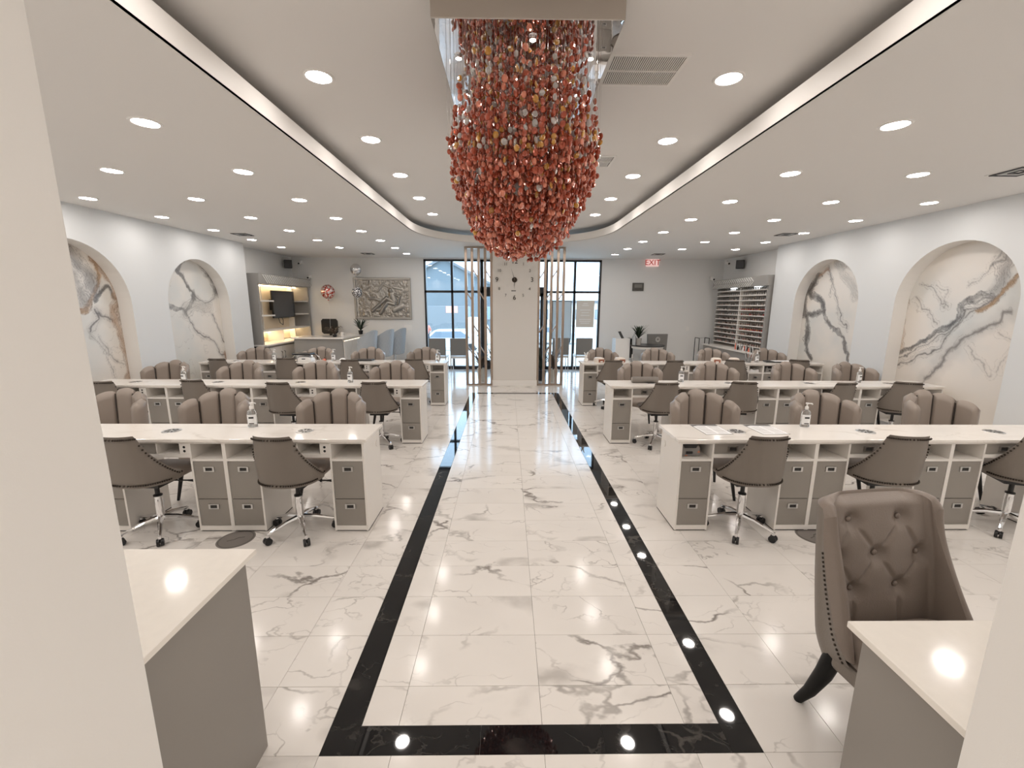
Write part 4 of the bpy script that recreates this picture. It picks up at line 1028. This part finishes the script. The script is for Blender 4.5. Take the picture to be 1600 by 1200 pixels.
# ---- relief picture
def relief():
    c = empty('relief_picture', (-3.32, YB, 1.895), 0, 'large silver bas-relief picture of a reclining figure in a silver frame', 'picture')
    W, H = .755, .545
    for x0, x1, z0, z1 in ((-W, W, H - .06, H), (-W, W, -H, -H + .06), (-W, -W + .06, -H + .06, H - .06), (W - .06, W, -H + .06, H - .06)):
        MB().box(x0, x1, -.045, -.001, z0, z1).build('frame_bar', FRM, c, bevel=.008)
    n, m_ = 200, 140; X = np.linspace(-W + .055, W - .055, n); Z = np.linspace(-H + .055, H - .055, m_); XX, ZZ = np.meshgrid(X, Z)
    h = fbm(XX * 12 + 7, ZZ * 14 + 3, 4, 5) * .018 + np.abs(fbm(XX * 20, ZZ * 9, 3, 8) - .45) * .03
    h = h * np.clip(.45 + .9 * (np.hypot(XX - .05, ZZ - .05) / .5), 0.5, 1.2)
    def limb(pl, r, a):
        d = seg_dist(XX, ZZ, pl); return a * np.sqrt(np.clip(1 - (d / r) ** 2, 0, 1))
    body = np.zeros_like(h)
    for pl, r, a in (([(.20, .22), (.21, .23)], .055, .05), ([(.24, .12), (.30, -.06)], .085, .05), ([(.30, .12), (.45, .06), (.40, -.14)], .032, .045), ([(.30, -.10), (.10, .02), (-.05, -.12), (-.28, -.32)], .05, .05), ([(.30, -.14), (.12, -.10), (.0, -.25), (-.08, -.38)], .05, .05), ([(.22, .12), (.14, -.02)], .028, .04),
                     ([(-.35, .0), (-.20, .0), (-.10, -.04)], .04, .03), ([(.2, .28), (.02, .38), (-.12, .20)], .03, .02), ([(.3, .3), (.5, .25)], .05, .02), ([(-.15, -.3), (.02, -.26)], .05, .035), ([(.3, -.3), (.5, -.2)], .08, .03)):
        body = np.maximum(body, limb(pl, r, a))
    h = np.where(body > .008, body + h * .15, h)
    vs_ = np.stack([XX, -.004 - h, ZZ], -1).reshape(-1, 3).tolist(); fs = [(j * n + i, j * n + i + 1, (j + 1) * n + i + 1, (j + 1) * n + i) for j in range(m_ - 1) for i in range(n - 1)]
    me = bpy.data.meshes.new('relief_panel'); me.from_pydata(vs_, [], fs); me.materials.append(mat('pewter', (.36, .34, .31), .28, .85)); me.polygons.foreach_set('use_smooth', [True] * len(fs)); me.update()
    o = bpy.data.objects.new('relief_panel', me); COL.objects.link(o); o.parent = c
relief()
# ---- balloons
def balloon(x, y_, z, r, m_, label, zstr, flat=.75):
    c = empty('balloon', (x, y_, z), 0, label, 'balloon'); 
    b = MB().ball((0, 0, 0), r, r * flat, r * 1.05, 24, 16); b.lathe([(.012, -r * 1.05 - .0), (.02, -r * 1.05 - .035)], 10); b.build('foil', m_, c, 60)
    MB().tube([(0, 0, -r * 1.05 - .03), (.01, 0, (zstr - z) * .5), (-.005, 0, zstr - z)], .003, 4).build('ribbon', WHITEP, c)
def confetti(name, a, b, sc_, thr=.45):
    m_, nt, p = nodes(name); tc = nt.nodes.new('ShaderNodeTexCoord'); v = nt.nodes.new('ShaderNodeTexVoronoi'); v.inputs['Scale'].default_value = sc_
    r = nt.nodes.new('ShaderNodeValToRGB'); r.color_ramp.elements[0].position = thr; r.color_ramp.elements[1].position = thr + .05; r.color_ramp.elements[0].color = (*a, 1); r.color_ramp.elements[1].color = (*b, 1)
    nt.links.new(tc.outputs['Object'], v.inputs['Vector']); nt.links.new(v.outputs['Color'], r.inputs['Fac']); nt.links.new(r.outputs['Color'], p.inputs['Base Color']); p.inputs['Roughness'].default_value = .25; p.inputs['Metallic'].default_value = .5; return m_
balloon(-4.62, 11.2, 2.06, .175, confetti('red_confetti_foil', (.55, .06, .04), (.75, .72, .7), 38), 'round red and silver foil balloon floating over the office chair', 1.1)
balloon(-3.87, 11.2, 2.62, .14, mat('silver_foil', (.75, .75, .76), .15, .9), 'plain silver foil balloon floating under the ceiling by the relief picture', 1.1)
balloon(-3.82, 11.05, 2.05, .13, confetti('patterned_foil', (.08, .08, .09), (.85, .85, .87), 45), 'black and silver patterned foil balloon overlapping the relief picture edge', 1.1)

# ---- right back: things by the wall
def tall_stand():
    c = tag(MB().box(2.72, 3.08, 10.6, 10.95, 0, .93).build('pedestal_cabinet', mat('white_marble_print', (.8, .79, .77), .3), None), 'tall white pedestal cabinet with a black side, right of the windows', 'cabinet')
    box('black_side', BLACKP, 3.08, 3.16, 10.6, 10.95, 0, .93, c)
    t = tag(MB().prism([(-.07, 0, 0), (.07, 0, 0), (.07, .10, .17), (-.07, .10, .17)], (0, .012, 0)).build('tablet', BLACKP, None), 'black tablet leaning on the tall white pedestal', 'tablet'); t.location = (2.93, 10.72, .93); t.rotation_euler = (0, 0, .9)
tall_stand()
def round_table():
    c = empty('round_table', (3.50, 10.55, 0), 0, 'round black-topped table with white apron by the right back wall', 'table')
    MB().lathe([(.40, .755), (.42, .765), (.42, .78), (.1, .781)], 36).build('tabletop', BLACKP, c, 40)
    MB().lathe([(.38, .70), (.39, .755)], 36).build('apron', LAM, c, 40)
    MB().lathe([(.24, 0), (.24, .03), (.05, .06), (.05, .70)], 24).build('pedestal', BLACKM, c, 40)
round_table()
tag(MB().lathe([(.045, 0), (.05, .02), (.05, .20), (.02, .25), (.022, .28)], 16).build('water_jug', CLEARP, None, 40), 'clear water bottle beside the plant on the round black table', 'bottle').location = (3.15, 10.50, .782)
def grey_guest():
    c = empty('guest_chair', (3.92, 11.0, 0), .1, 'dark grey square-back chair with tufted emblem behind the round black table', 'chair')
    MB().prism([(-.25, 0, .45), (.25, 0, .45), (.28, .02, 1.02), (-.27, .02, 1.02)], (0, .07, 0)).build('backrest', GREYCH, c, bevel=.01)
    MB().lathe([(.02, 0), (.055, .004), (.07, .0)], 16, cap=False).build('back_emblem', STEEL, c).location = (0, -.003, .88); bpy.context.view_layer.update()
    MB().box(-.25, .25, -.45, 0, .40, .48).build('seat', GREYCH, c, bevel=.015)
    for sx in (-1, 1):
        for yy in (-.40, .03): MB().tube([(sx * .22, yy, .40), (sx * .23, yy, 0)], [.02, .013], 8).build('leg', BLACKM, c)
grey_guest()
bpy.data.objects['back_emblem'].rotation_euler = (PI / 2, 0, 0)
def frame_stand():
    c = empty('side_frame_table', (5.10, 10.95, 0), 0, 'thin black metal frame stand beside the polish rack', 'stand')
    MB().tube([(-.12, 0, 0), (-.12, 0, .92), (.14, 0, .92), (.14, 0, 0)], .010, 6).build('frame', BLACKM, c)
    MB().tube([(-.12, .25, 0), (-.12, .25, .92), (.14, .25, .92), (.14, .25, 0)], .010, 6).build('frame', BLACKM, c)
    MB().tube([(-.12, 0, .92), (-.12, .25, .92)], .010, 6).tube([(.14, 0, .92), (.14, .25, .92)], .010, 6).build('cross_bar', BLACKM, c)
frame_stand()
def waiting(x, y_, label):
    c = empty('waiting_chair', (x, y_, 0), 0, label, 'chair', 'grey waiting chairs by the windows')
    MB().box(-.21, .21, -.03, .03, .50, .93).build('backrest', GREYCH, c, bevel=.015)
    MB().box(-.21, .21, .03, .48, .42, .48).build('seat', WHITEP, c, bevel=.01)
    for sx in (-1, 1):
        MB().tube([(sx * .20, 0, .55), (sx * .20, 0, 0)], .011, 8).build('leg', CHROME, c); MB().tube([(sx * .20, .44, .42), (sx * .20, .44, 0)], .011, 8).build('leg', CHROME, c)
waiting(-1.74, 10.55, 'grey-backed chrome waiting chair at the left window, nearer the left wall')
waiting(-1.21, 10.55, 'grey-backed chrome waiting chair at the left window, beside the lattice screen')
waiting(1.36, 10.75, 'grey-backed chrome waiting chair at the right window, behind the lattice screen')
waiting(1.96, 10.75, 'grey-backed chrome waiting chair at the right window, below the poster')

# ---- wall fixtures
def fixtures():
    c = empty('exit_sign', (3.83, YB, 2.86), 0, 'lit red EXIT sign on the back wall under the ceiling', 'sign')
    MB().box(-.165, .165, -.05, -.001, -.095, .095).build('sign_housing', emitmat('exit_panel', (1.0, .66, .60), .36), c)
    text_mesh('lettering', 'EXIT', .20, .003, emitmat('exit_red', (.55, .02, .012), .25), (0, -.054, -.003), (PI / 2, 0, 0), c)
    c = empty('wall_control', (3.49, YB, 2.235), 0, 'dark grey square control panel on the back wall right of the windows', 'control panel')
    MB().box(-.15, .15, -.03, -.001, -.105, .105).build('panel_body', mat('dark_grey_case', (.09, .085, .075), .5), c, bevel=.006)
    MB().box(-.10, .10, -.034, -.03, -.02, .07).build('panel_face', mat('grey_face', (.2, .19, .17), .4), c)
    MB().lathe([(.014, 0), (.014, .008)], 12).build('knob', BLACKP, c).location = (-.06, -.034, -.06)
    MB().lathe([(.014, 0), (.014, .008)], 12).build('knob', BLACKP, c).location = (.06, -.034, -.06)
    tag(MB().box(4.87, 4.95, YB - .008, YB - .001, 1.07, 1.19).build('light_switch', WHITEP, None, bevel=.003), 'white light switch plate on the right back wall', 'switch')
    tag(MB().box(-2.78, -2.58, YB - .008, YB - .001, 1.06, 1.20).build('switch_plate', WHITEP, None, bevel=.003), 'wide white switch plate on the wall left of the windows', 'switch')
    for x, y_, sd, s_ in ((-5.55, 11.15, 'left', 1), (5.66, 10.6, 'right', -1)):
        c = empty('wall_speaker', (x, y_, 2.74), s_ * .5, f'small black loudspeaker high in the {sd} back corner', 'speaker', 'corner loudspeakers')
        MB().box(-.09, .09, -.08, .08, -.10, .10).build('speaker_box', BLACKP, c, bevel=.01); MB().box(-.01, .01, .08, .16, -.02, .02).build('bracket', BLACKM, c); MB().box(-.08, .08, -.084, -.08, -.09, .09).build('speaker_grille', BLACKM, c)
    for x, y_, z, lb in ((-5.40, 11.48, 2.80, 'white dome security camera beside the left corner loudspeaker'), (5.50, 10.9, 2.80, 'white dome security camera beside the right corner loudspeaker'), (-5.18, 11.45, 2.44, 'small white camera above the lit wall cabinet'), (5.35, 11.30, 2.44, 'small white camera above the polish rack')):
        c = empty('security_camera', (x, y_, z), 0, lb, 'camera'); MB().tube([(0, 0.02, 0), (0, -.08, -.02)], .035, 14).build('camera_body', WHITEP, c, 40); MB().tube([(0, -.08, -.02), (0, -.09, -.022)], .022, 12).build('lens', BLACKP, c)
        MB().box(-.02, .02, 0, .10, -.02, .06).build('bracket', WHITEP, c)
    # poster on right window, pale blue framed panel
    c = empty('window_poster', (2.10, YB - .015, 1.52), 0, 'beige poster with white lettering on the right window pane', 'poster')
    MB().box(-.24, .24, -.004, 0, -.36, .36).build('poster_sheet', mat('beige_print', (.72, .68, .62), .5), c)
    for k, (z, w_) in enumerate(((.27, .06), (.22, .09), (.10, .14), (.03, .10), (-.04, .12), (-.15, .16), (-.20, .15), (-.25, .12))):
        MB().box(-w_, w_, -.006, -.004, z - .012, z + .012).build('print_line', WHITEP, c)
    c = empty('framed_panel', (1.47, YB - .015, 1.35), 0, 'pale blue panel with thin dark frame on the right window', 'poster')
    MB().box(-.25, .25, -.004, 0, -.50, .50).build('panel_sheet', mat('pale_blue_panel', (.62, .76, .86), .4), c)
    for x0, x1, z0, z1 in ((-.26, .26, .49, .51), (-.26, .26, -.51, -.49), (-.26, -.245, -.49, .49), (.245, .26, -.49, .49)): MB().box(x0, x1, -.008, 0, z0, z1).build('frame_bar', BLACKM, c)
fixtures()

# ================================================================ SMALL THINGS
LABELM = mat('bottle_label', (.82, .83, .84), .4); 
def make_bottle():
    c = empty('pump_bottle')
    MB().grid(lambda u, v: (.037 * [.9, 1, 1, 1, .98, .9, .5, .32][int(round(v * 7))] * math.cos(2 * PI * u), .024 * [.9, 1, 1, 1, .98, .9, .55, .45][int(round(v * 7))] * math.sin(2 * PI * u), [0, .005, .05, .09, .12, .132, .145, .152][int(round(v * 7))]), 20, 7, closeu=True).build('bottle_body', CLEARP, c, 50)
    MB().grid(lambda u, v: (.0378 * math.cos(PI * (1.15 + .7 * u)), .0248 * math.sin(PI * (1.15 + .7 * u)), .022 + .085 * v), 10, 1).build('bottle_label', LABELM, c)
    MB().box(-.018, .018, -.0262, -.0245, .075, .088).box(-.018, .018, -.0262, -.0245, .028, .036).build('label_print', BLACKP, c)
    MB().lathe([(.014, .150), (.014, .172), (.006, .176), (.005, .195), (.012, .197), (.012, .205)], 14).tube([(0, 0, .201), (.035, -.005, .200), (.038, -.006, .192)], .005, 8).build('pump_head', WHITEP, c, 40)
    return c
b0 = make_bottle(); bt = tree_of(b0); fb = True
for x, y_, lb in ((-2.10, 3.40, 'near left worktop'), (2.51, 3.42, 'near right worktop'), (-4.16, 5.42, 'middle left worktop near the arched wall'), (-2.03, 5.42, 'middle left worktop near its second swivel chair'), (2.31, 5.52, 'middle right worktop near the aisle'), (4.68, 5.50, 'middle right worktop near the large arch'),
                  (-4.12, 7.50, 'far left worktop near the wall'), (-3.10, 7.55, 'far left worktop beside the lamp machine'), (-1.24, 7.50, 'far left worktop at the aisle end'), (4.48, 7.50, 'far right worktop beside the brushes')):
    if fb: c = b0; fb = False
    else: c = copy_tree(b0, None, bt)
    c.location = (x, y_, .762); c.rotation_euler = (0, 0, random.uniform(-.3, .3)); tag(c, 'clear sanitizer pump bottle on the ' + lb, 'bottle', 'sanitizer pump bottles')
# laminated sheets
def sheet(x, y_, rz, lb):
    c = empty('price_sheet', (x, y_, .7625), rz, lb, 'paper', 'laminated sheets on the near right worktop')
    MB().box(-.112, .112, -.139, .139, 0, .0008).build('sheet_backing', bpy.data.materials.get('dark_print') or mat('dark_print', (.10, .09, .085), .4), c)
    MB().box(-.108, .108, -.135, .135, 0.0008, .0015).build('sheet', PAPER, c)
    MB().prism([(-.108, .085, .0016), (-.06, .105, .0016), (.108, .085, .0016), (.108, .135, .0016), (-.108, .135, .0016)], (0, 0, .0006)).build('header_print', bpy.data.materials['dark_print'], c)
    m_ = MB()
    for k in range(9):
        for j in range(2): m_.box(-.09 + j * .10, -.01 + j * .10, .07 - k * .022, .076 - k * .022, .0015, .0019)
    m_.build('text_lines', mat('grey_print', (.42, .40, .38), .5), c)
sheet(1.675, 3.335, .05, 'white laminated sheet with dark header on the near right worktop, nearer the aisle')
sheet(2.13, 3.335, .05, 'white laminated sheet with dark header on the near right worktop, right of the round vent')
# nail lamp machine in the cubby
def cubby_machine(x, y_, z, lb, fleck=True, s_=1):
    c = empty('nail_lamp', (x, y_, z), 0, lb, 'lamp machine')
    MB().prism([(-.088 * s_, 0, 0), (.088 * s_, 0, 0), (.078 * s_, 0, .075), (.06 * s_, 0, .095), (-.06 * s_, 0, .095), (-.078 * s_, 0, .075)], (0, .17, 0)).build('housing', confetti('grey_fleck', (.62, .20, .10), (.26, .25, .24), 60, .2) if fleck else mat('grey_case', (.3, .29, .28), .4), c, bevel=.006)
    MB().prism([(-.045 * s_, -.004, .068), (.045 * s_, -.004, .068), (.062 * s_, -.004, .098), (-.062 * s_, -.004, .098)], (0, .12, 0)).build('hood', BLACKP, c)
    MB().box(-.03, .02, -.005, 0, .02, .04).build('display', BLACKP, c)
cubby_machine(1.43, 3.14, .602, 'grey nail lamp with orange flecks in the cubby of the near right desk end')
cubby_machine(4.66, 7.36, .602, 'grey nail lamp in a cubby of the far right desk row', False)
# row 2 rolled cushion
c = empty('arm_rest_roll', (1.80, 5.44, .762), .0, 'grey towelling arm rest roll on the middle right worktop', 'cushion')
MB().grid(lambda u, v: (-.17 + .34 * v, .042 * math.cos(2 * PI * u) * (1 if .04 < v < .96 else .85), .040 + .040 * math.sin(2 * PI * u) * (1 if .04 < v < .96 else .85)), 20, 14, closeu=True).build('roll', mat('grey_towel', (.22, .20, .18), .9, bump=.4, bscale=90), c, 60)
for x in (-.168, .168): MB().tube([(x - .002, 0, .04), (x + .002, 0, .04)], .036, 16).build('roll_end', mat('roll_end_cap', (.3, .28, .26), .8), c)
# far row machines
def uv_station(x, y_):
    c = empty('manicure_machine', (x, y_, .762), 0, 'white manicure dust machine with chrome hoops and black arm pad on the far left worktop', 'machine')
    MB().prism([(-.12, -.08, 0), (.12, -.08, 0), (.11, -.08, .06), (.07, -.08, .085), (-.07, -.08, .085), (-.11, -.08, .06)], (0, .16, 0)).build('housing', WHITEP, c, bevel=.008)
    for yy in (-.09, .09): MB().tube([(-.20, yy, 0), (-.19, yy, .07), (-.14, yy, .11), (.14, yy, .11), (.19, yy, .07), (.22, yy, 0)], .008, 8).build('hoop', CHROME, c, 40)
    MB().box(-.20, .12, -.10, .10, .115, .145).build('arm_pad', BLACKP, c, bevel=.012)
    MB().box(-.04, .02, -.083, -.08, .04, .055).build('display', BLACKP, c)
uv_station(-3.55, 7.47)
tag(MB().prism([(-.19, -.06, 0), (.19, -.06, 0), (.21, .06, 0), (-.17, .06, 0)], (0, 0, .028)).build('arm_pad', BLACKP, None, bevel=.01), 'black flat arm pad lying on the far left worktop', 'cushion').location = (-2.60, 7.56, .762)
tag(MB().lathe([(.05, 0), (.055, .03), (.03, .05)], 16).build('wax_bowl', WHITEP, None, 40), 'small white bowl on the far left worktop left of the black pad', 'bowl').location = (-2.92, 7.50, .762)
tag(MB().lathe([(.025, 0), (.028, .03), (.02, .045)], 14).build('cream_jar', RED, None, 40), 'small orange-red jar beside the manicure machine on the far left worktop', 'jar').location = (-3.22, 7.44, .762)
c = tag(MB().lathe([(.02, 0), (.022, .05), (.012, .07)], 12).build('dark_vial', mat('brown_glass', (.12, .06, .03), .15), None, 40), 'small dark bottle behind the orange jar on the far left worktop', 'bottle'); c.location = (-3.25, 7.56, .762)
BRN = mat('terracotta_plastic', (.33, .13, .08), .4)
for x, lb in ((1.63, 'cream and terracotta nail lamp on the far right worktop, nearest the rabbit'), (2.00, 'cream and terracotta nail lamp on the far right worktop, beside the brush cup'), (3.72, 'cream and terracotta nail lamp on the far right worktop, left of the middle pair'), (4.04, 'cream and terracotta nail lamp on the far right worktop, right of the middle pair')):
    c = empty('curing_lamp', (x, 7.45, .762), .2 if x < 3 else -.3, lb, 'lamp machine', 'nail curing lamps on the far right worktop')
    MB().grid(lambda u, v: (.085 * math.copysign(abs(math.cos(2 * PI * u)) ** .6, math.cos(2 * PI * u)) * [1, 1, .9, .55][int(round(v * 3))], .09 * math.copysign(abs(math.sin(2 * PI * u)) ** .6, math.sin(2 * PI * u)) * [1, 1, .9, .55][int(round(v * 3))], [0, .045, .075, .085][int(round(v * 3))]), 24, 3, closeu=True).add([(-.05, -.05, .084), (.05, -.05, .084), (.05, .05, .084), (-.05, .05, .084)], [(0, 1, 2, 3)]).build('housing', mat('cream_shell', (.78, .70, .62), .35), c, 50)
    MB().box(-.045, .06, -.095, -.086, .008, .06).build('front_panel', BRN, c); MB().box(-.015, .03, -.098, -.095, .012, .03).build('hand_slot', PAPER, c)
def rabbit():
    c = empty('rabbit_figurine', (1.40, 7.47, .762), 0, 'small white long-eared rabbit figurine at the aisle end of the far right worktop', 'figurine')
    MB().ball((0, 0, .04), .04, .035, .042).ball((0, -.005, .095), .026, .026, .026).build('body', WHITEP, c, 60)
    for s_ in (-1, 1): MB().tube([(s_ * .012, 0, .11), (s_ * .022, 0, .15), (s_ * .034, .005, .175)], [.008, .011, .004], 8).build('ear', WHITEP, c, 60)
rabbit()
def brushes():
    c = empty('brush_cup', (4.33, 7.50, .762), 0, 'cup crowded with dark and white brushes on the far right worktop', 'brush cup')
    MB().lathe([(.045, 0), (.05, .09), (.047, .09), (.042, .006)], 16).build('cup', CLEARP, c, 40); rng = random.Random(2)
    for k in range(14):
        a = rng.uniform(0, 2 * PI); r = rng.uniform(.005, .035); h = rng.uniform(.12, .19); o = rng.uniform(.01, .04)
        b = MB().tube([(r * math.cos(a), r * math.sin(a), .01), ((r + o) * math.cos(a), (r + o) * math.sin(a), h)], .004, 6); b.build('brush', [BLACKP, WHITEP, BRN, STEEL][k % 4], c); 
brushes()
def brushes2():
    c = empty('brush_cup', (2.22, 7.50, .762), 0, 'glass cup with brushes and files beside the cream lamp, far right worktop near the aisle', 'brush cup')
    MB().lathe([(.03, 0), (.035, .07), (.032, .07), (.028, .006)], 16).build('cup', CLEARP, c, 40); rng = random.Random(5)
    for k in range(7):
        a = rng.uniform(0, 2 * PI); MB().tube([(.01 * math.cos(a), .01 * math.sin(a), .01), (.04 * math.cos(a), .04 * math.sin(a), .14)], .004, 6).build('brush', [BLACKP, WHITEP, STEEL][k % 3], c)
brushes2()
c = tag(MB().prism([(-.20, -.07, 0), (.14, -.10, 0), (.20, .06, 0), (-.16, .10, 0)], (0, 0, .022)).build('clipboard_case', BLACKP, None), 'flat black case under white paper on the far right worktop', 'case'); c.location = (4.83, 7.53, .762)
c = tag(MB().prism([(-.14, -.08, 0), (.17, -.08, 0), (.17, .05, 0), (-.14, .06, 0)], (0, 0, .003)).build('loose_paper', PAPER, None), 'white paper lying on the black case, far right worktop', 'paper'); c.location = (4.90, 7.50, .7845)
c = tag(MB().prism([(-.09, 0, 0), (.09, 0, 0), (.08, 0, .05), (.0, 0, .035), (-.06, 0, .06)], (0, .14, 0)).build('paper_stack', PAPER, None), 'crumpled white papers in a cubby of the far right desk row', 'paper'); c.location = (4.37, 7.36, .602)
# floor decals
for x, y_, sd in ((-2.06, 2.97, 'left'), (2.40, 3.00, 'right')):
    c = empty('floor_decal', (x, y_, .0006), 0, f'round grey floor decal before the near {sd} desks', 'floor sticker', 'round floor decals')
    MB().lathe([(.001, .0008), (.128, .0008), (.13, 0)], 36, cap=False).build('disc', mat('decal_grey', (.20, .18, .165), .45), c)
    MB().lathe([(.112, .0012), (.120, .0012)], 36, cap=False).build('ring_print', mat('decal_dark', (.11, .10, .09), .45), c)
    MB().tube([(-.05, -.03, .001), (-.01, -.01, .001), (.01, .02, .001), (.05, .03, .001)], .003, 4).build('symbol_print', mat('decal_mark', (.08, .07, .06), .45), c)

# ================================================================ OUTSIDE
ASPH = mat('pale_concrete', (.45, .40, .35), .8, var=.08, vscale=.6)
g = MB().add([(-60, YB + .15, -.03), (60, YB + .15, -.03), (60, 15, -.05), (-60, 15, -.05), (60, 30, -1.4), (-60, 30, -1.4), (60, 140, -1.4), (-60, 140, -1.4)], [(0, 1, 2, 3), (3, 2, 4, 5), (5, 4, 6, 7)]).build('ground', ASPH); struct(g)
BLUE = mat('glass_tinted_cladding', (.13, .16, .175), .7, var=.05, vscale=.4); ROOF = mat('pale_roof', (.15, .16, .17), .6)  # blue cast of overexposed tinted glass put into the building's wall colour
def house():
    c = empty('gabled_building', (-7.0, 48, -1.4), 0, 'large blue-tinted gabled building across the lot seen through the left window', 'building')
    hw = 6.0; he = 4.9; pk = 8.0
    MB().prism([(-hw, 0, 0), (hw, 0, 0), (hw, 0, he), (0, 0, pk), (-hw, 0, he)], (0, 14, 0)).build('wall', BLUE, c)
    for s_ in (-1, 1): MB().prism([(0, -.4, pk + .25), (0, -.4, pk - .05), (s_ * (hw + .6), -.4, he - .42), (s_ * (hw + .6), -.4, he - .15)], (0, 14.8, 0)).build('roof', ROOF, c)
    for x in (-4, -1.2, 1.6, 4.4): f = box('window', ROOF, x, x + 1.4, -.05, .0, 1.4, 3.0, c); box('pane', mat('dim_glass', (.25, .32, .38), .2), x + .1, x + 1.3, -.07, -.05, 1.5, 2.9, f)
    c = empty('low_building', (9.5, 66, -1.4), 0, 'long pale low building across the lot seen through the right window', 'building')
    MB().box(-7, 7, 0, 8, 0, 3.4).build('wall', mat('cream_render', (.66, .60, .52), .8), c); MB().box(-7.3, 7.3, -.3, 8.3, 3.4, 3.8).build('roof', ROOF, c)
    for x in (-5, -2, 1, 4): f = box('window', ROOF, x, x + 1.8, -.05, 0, .9, 2.4, c); box('pane', bpy.data.materials['dim_glass'], x + .1, x + 1.7, -.07, -.05, 1.0, 2.3, f)
house()
def car(x, y_, z, m_, lb, L=4.3):
    c = empty('car', (x, y_, z), 0, lb, 'car')
    prof = [(-L / 2, .35), (-L / 2, .85), (-L / 2 + .7, .95), (-L / 2 + 1.3, 1.42), (L / 2 - 1.3, 1.45), (L / 2 - .5, .98), (L / 2, .90), (L / 2, .35)]
    MB().prism([(a, 0, b) for a, b in prof], (0, 1.75, 0)).build('body', m_, c, bevel=.05)
    MB().prism([(-L / 2 + .95, -.01, .98), (-L / 2 + 1.38, -.01, 1.36), (L / 2 - 1.38, -.01, 1.38), (L / 2 - .8, -.01, .98)], (0, 1.77, 0)).build('side_windows', mat('car_glass', (.18, .22, .26), .1), c)
    for sx in (-1, 1):
        for yy in (0.0, 1.75): MB().tube([(sx * (L / 2 - .8), yy - .1, .32), (sx * (L / 2 - .8), yy + .1, .32)], .32, 18).build('wheel', BLACKP, c, 40)
car(-3.6, 26, -1.25, mat('white_car_paint', (.8, .82, .84), .25, coat=.5), 'white parked car outside the left window')
car(3.4, 34, -1.4, mat('silver_car_paint', (.5, .55, .6), .25, coat=.5), 'silver parked car outside the right window')
def truck():
    c = empty('box_truck', (-4.3, 33, -1.4), 0, 'pale box truck parked before the gabled building', 'truck')
    MB().box(-2.6, 1.2, 0, 2.2, .7, 3.0).build('cargo_box', mat('pale_truck_box', (.16, .18, .19), .5), c); MB().prism([(1.25, .1, .5), (2.8, .1, .5), (2.8, .1, 1.3), (2.3, .1, 2.1), (1.25, .1, 2.15)], (0, 2.0, 0)).build('cab', WHITEP, c)
    MB().box(-.4, .5, -.02, 0, 2.5, 3.0).build('orange_sign', mat('orange_sign_paint', (.9, .35, .25), .5), c)
    for x in (-1.8, 2.0):
        for yy in (.1, 2.1): MB().tube([(x, yy - .1, .4), (x, yy + .1, .4)], .4, 16).build('wheel', BLACKP, c, 40)
truck()
def person():
    c = empty('person', (-4.55, 24.0, -.86), .3, 'person in coral top and dark trousers standing outside the left window', 'person')
    P = dict(pel=(0, 0, .92), ch=(0, 0, 1.25), nk=(0, 0, 1.45), hd=(0, -.01, 1.56), ht=(0, -.01, 1.68), ls=(-.17, 0, 1.38), le=(-.24, .02, 1.12), lh=(-.24, -.06, .90), rs=(.17, 0, 1.38), re=(.25, .0, 1.13), rh=(.20, -.16, 1.02), lhip=(-.09, 0, .88), lk=(-.10, -.01, .48), la=(-.11, .02, .07), lf=(-.12, -.14, .03), rhip=(.09, 0, .88), rk=(.11, -.03, .48), ra=(.12, .02, .07), rf=(.13, -.14, .03))
    R = dict(pel=.13, ch=.15, nk=.055, hd=.08, ht=.085, ls=.06, le=.045, lh=.035, rs=.06, re=.045, rh=.035, lhip=.09, lk=.06, la=.04, lf=.035, rhip=.09, rk=.06, ra=.04, rf=.035)
    E_ = [('pel', 'ch'), ('ch', 'nk'), ('nk', 'hd'), ('hd', 'ht'), ('ch', 'ls'), ('ls', 'le'), ('le', 'lh'), ('ch', 'rs'), ('rs', 're'), ('re', 'rh'), ('pel', 'lhip'), ('lhip', 'lk'), ('lk', 'la'), ('la', 'lf'), ('pel', 'rhip'), ('rhip', 'rk'), ('rk', 'ra'), ('ra', 'rf')]
    def skin(names, edges, m_, nm, grow=0.0, par=c):
        idx = {n: i for i, n in enumerate(names)}; me = bpy.data.meshes.new(nm); me.from_pydata([P[n] for n in names], [(idx[a], idx[b]) for a, b in edges], [])
        bm = bmesh.new(); bm.from_mesh(me); bm.verts.layers.skin.verify(); bm.to_mesh(me); bm.free()
        o = bpy.data.objects.new(nm, me); COL.objects.link(o); o.parent = par
        for n, sv in zip(names, me.skin_vertices[0].data): sv.radius = (R[n] + grow, (R[n] + grow) * .85); sv.use_root = (n == names[0])
        s_ = o.modifiers.new('skin', 'SKIN'); s_.use_smooth_shade = True; o.modifiers.new('sub', 'SUBSURF').levels = 1; me.materials.append(m_); return o
    b = skin(list(P), E_, mat('skin_tone', (.50, .33, .25), .6), 'body')
    skin(['ch', 'pel', 'ls', 'le', 'rs', 're'], [('ch', 'pel'), ('ch', 'ls'), ('ls', 'le'), ('ch', 'rs'), ('rs', 're')], RED, 'coral_top', .02)
    skin(['pel', 'lhip', 'lk', 'la', 'rhip', 'rk', 'ra'], [('pel', 'lhip'), ('lhip', 'lk'), ('lk', 'la'), ('pel', 'rhip'), ('rhip', 'rk'), ('rk', 'ra')], mat('dark_trousers', (.03, .035, .05), .8), 'trousers', .02)
    MB().ball((0, .015, 1.66), .095, .10, .09, 14, 10).build('hair', mat('dark_hair', (.03, .02, .015), .6), c, 60)
person()
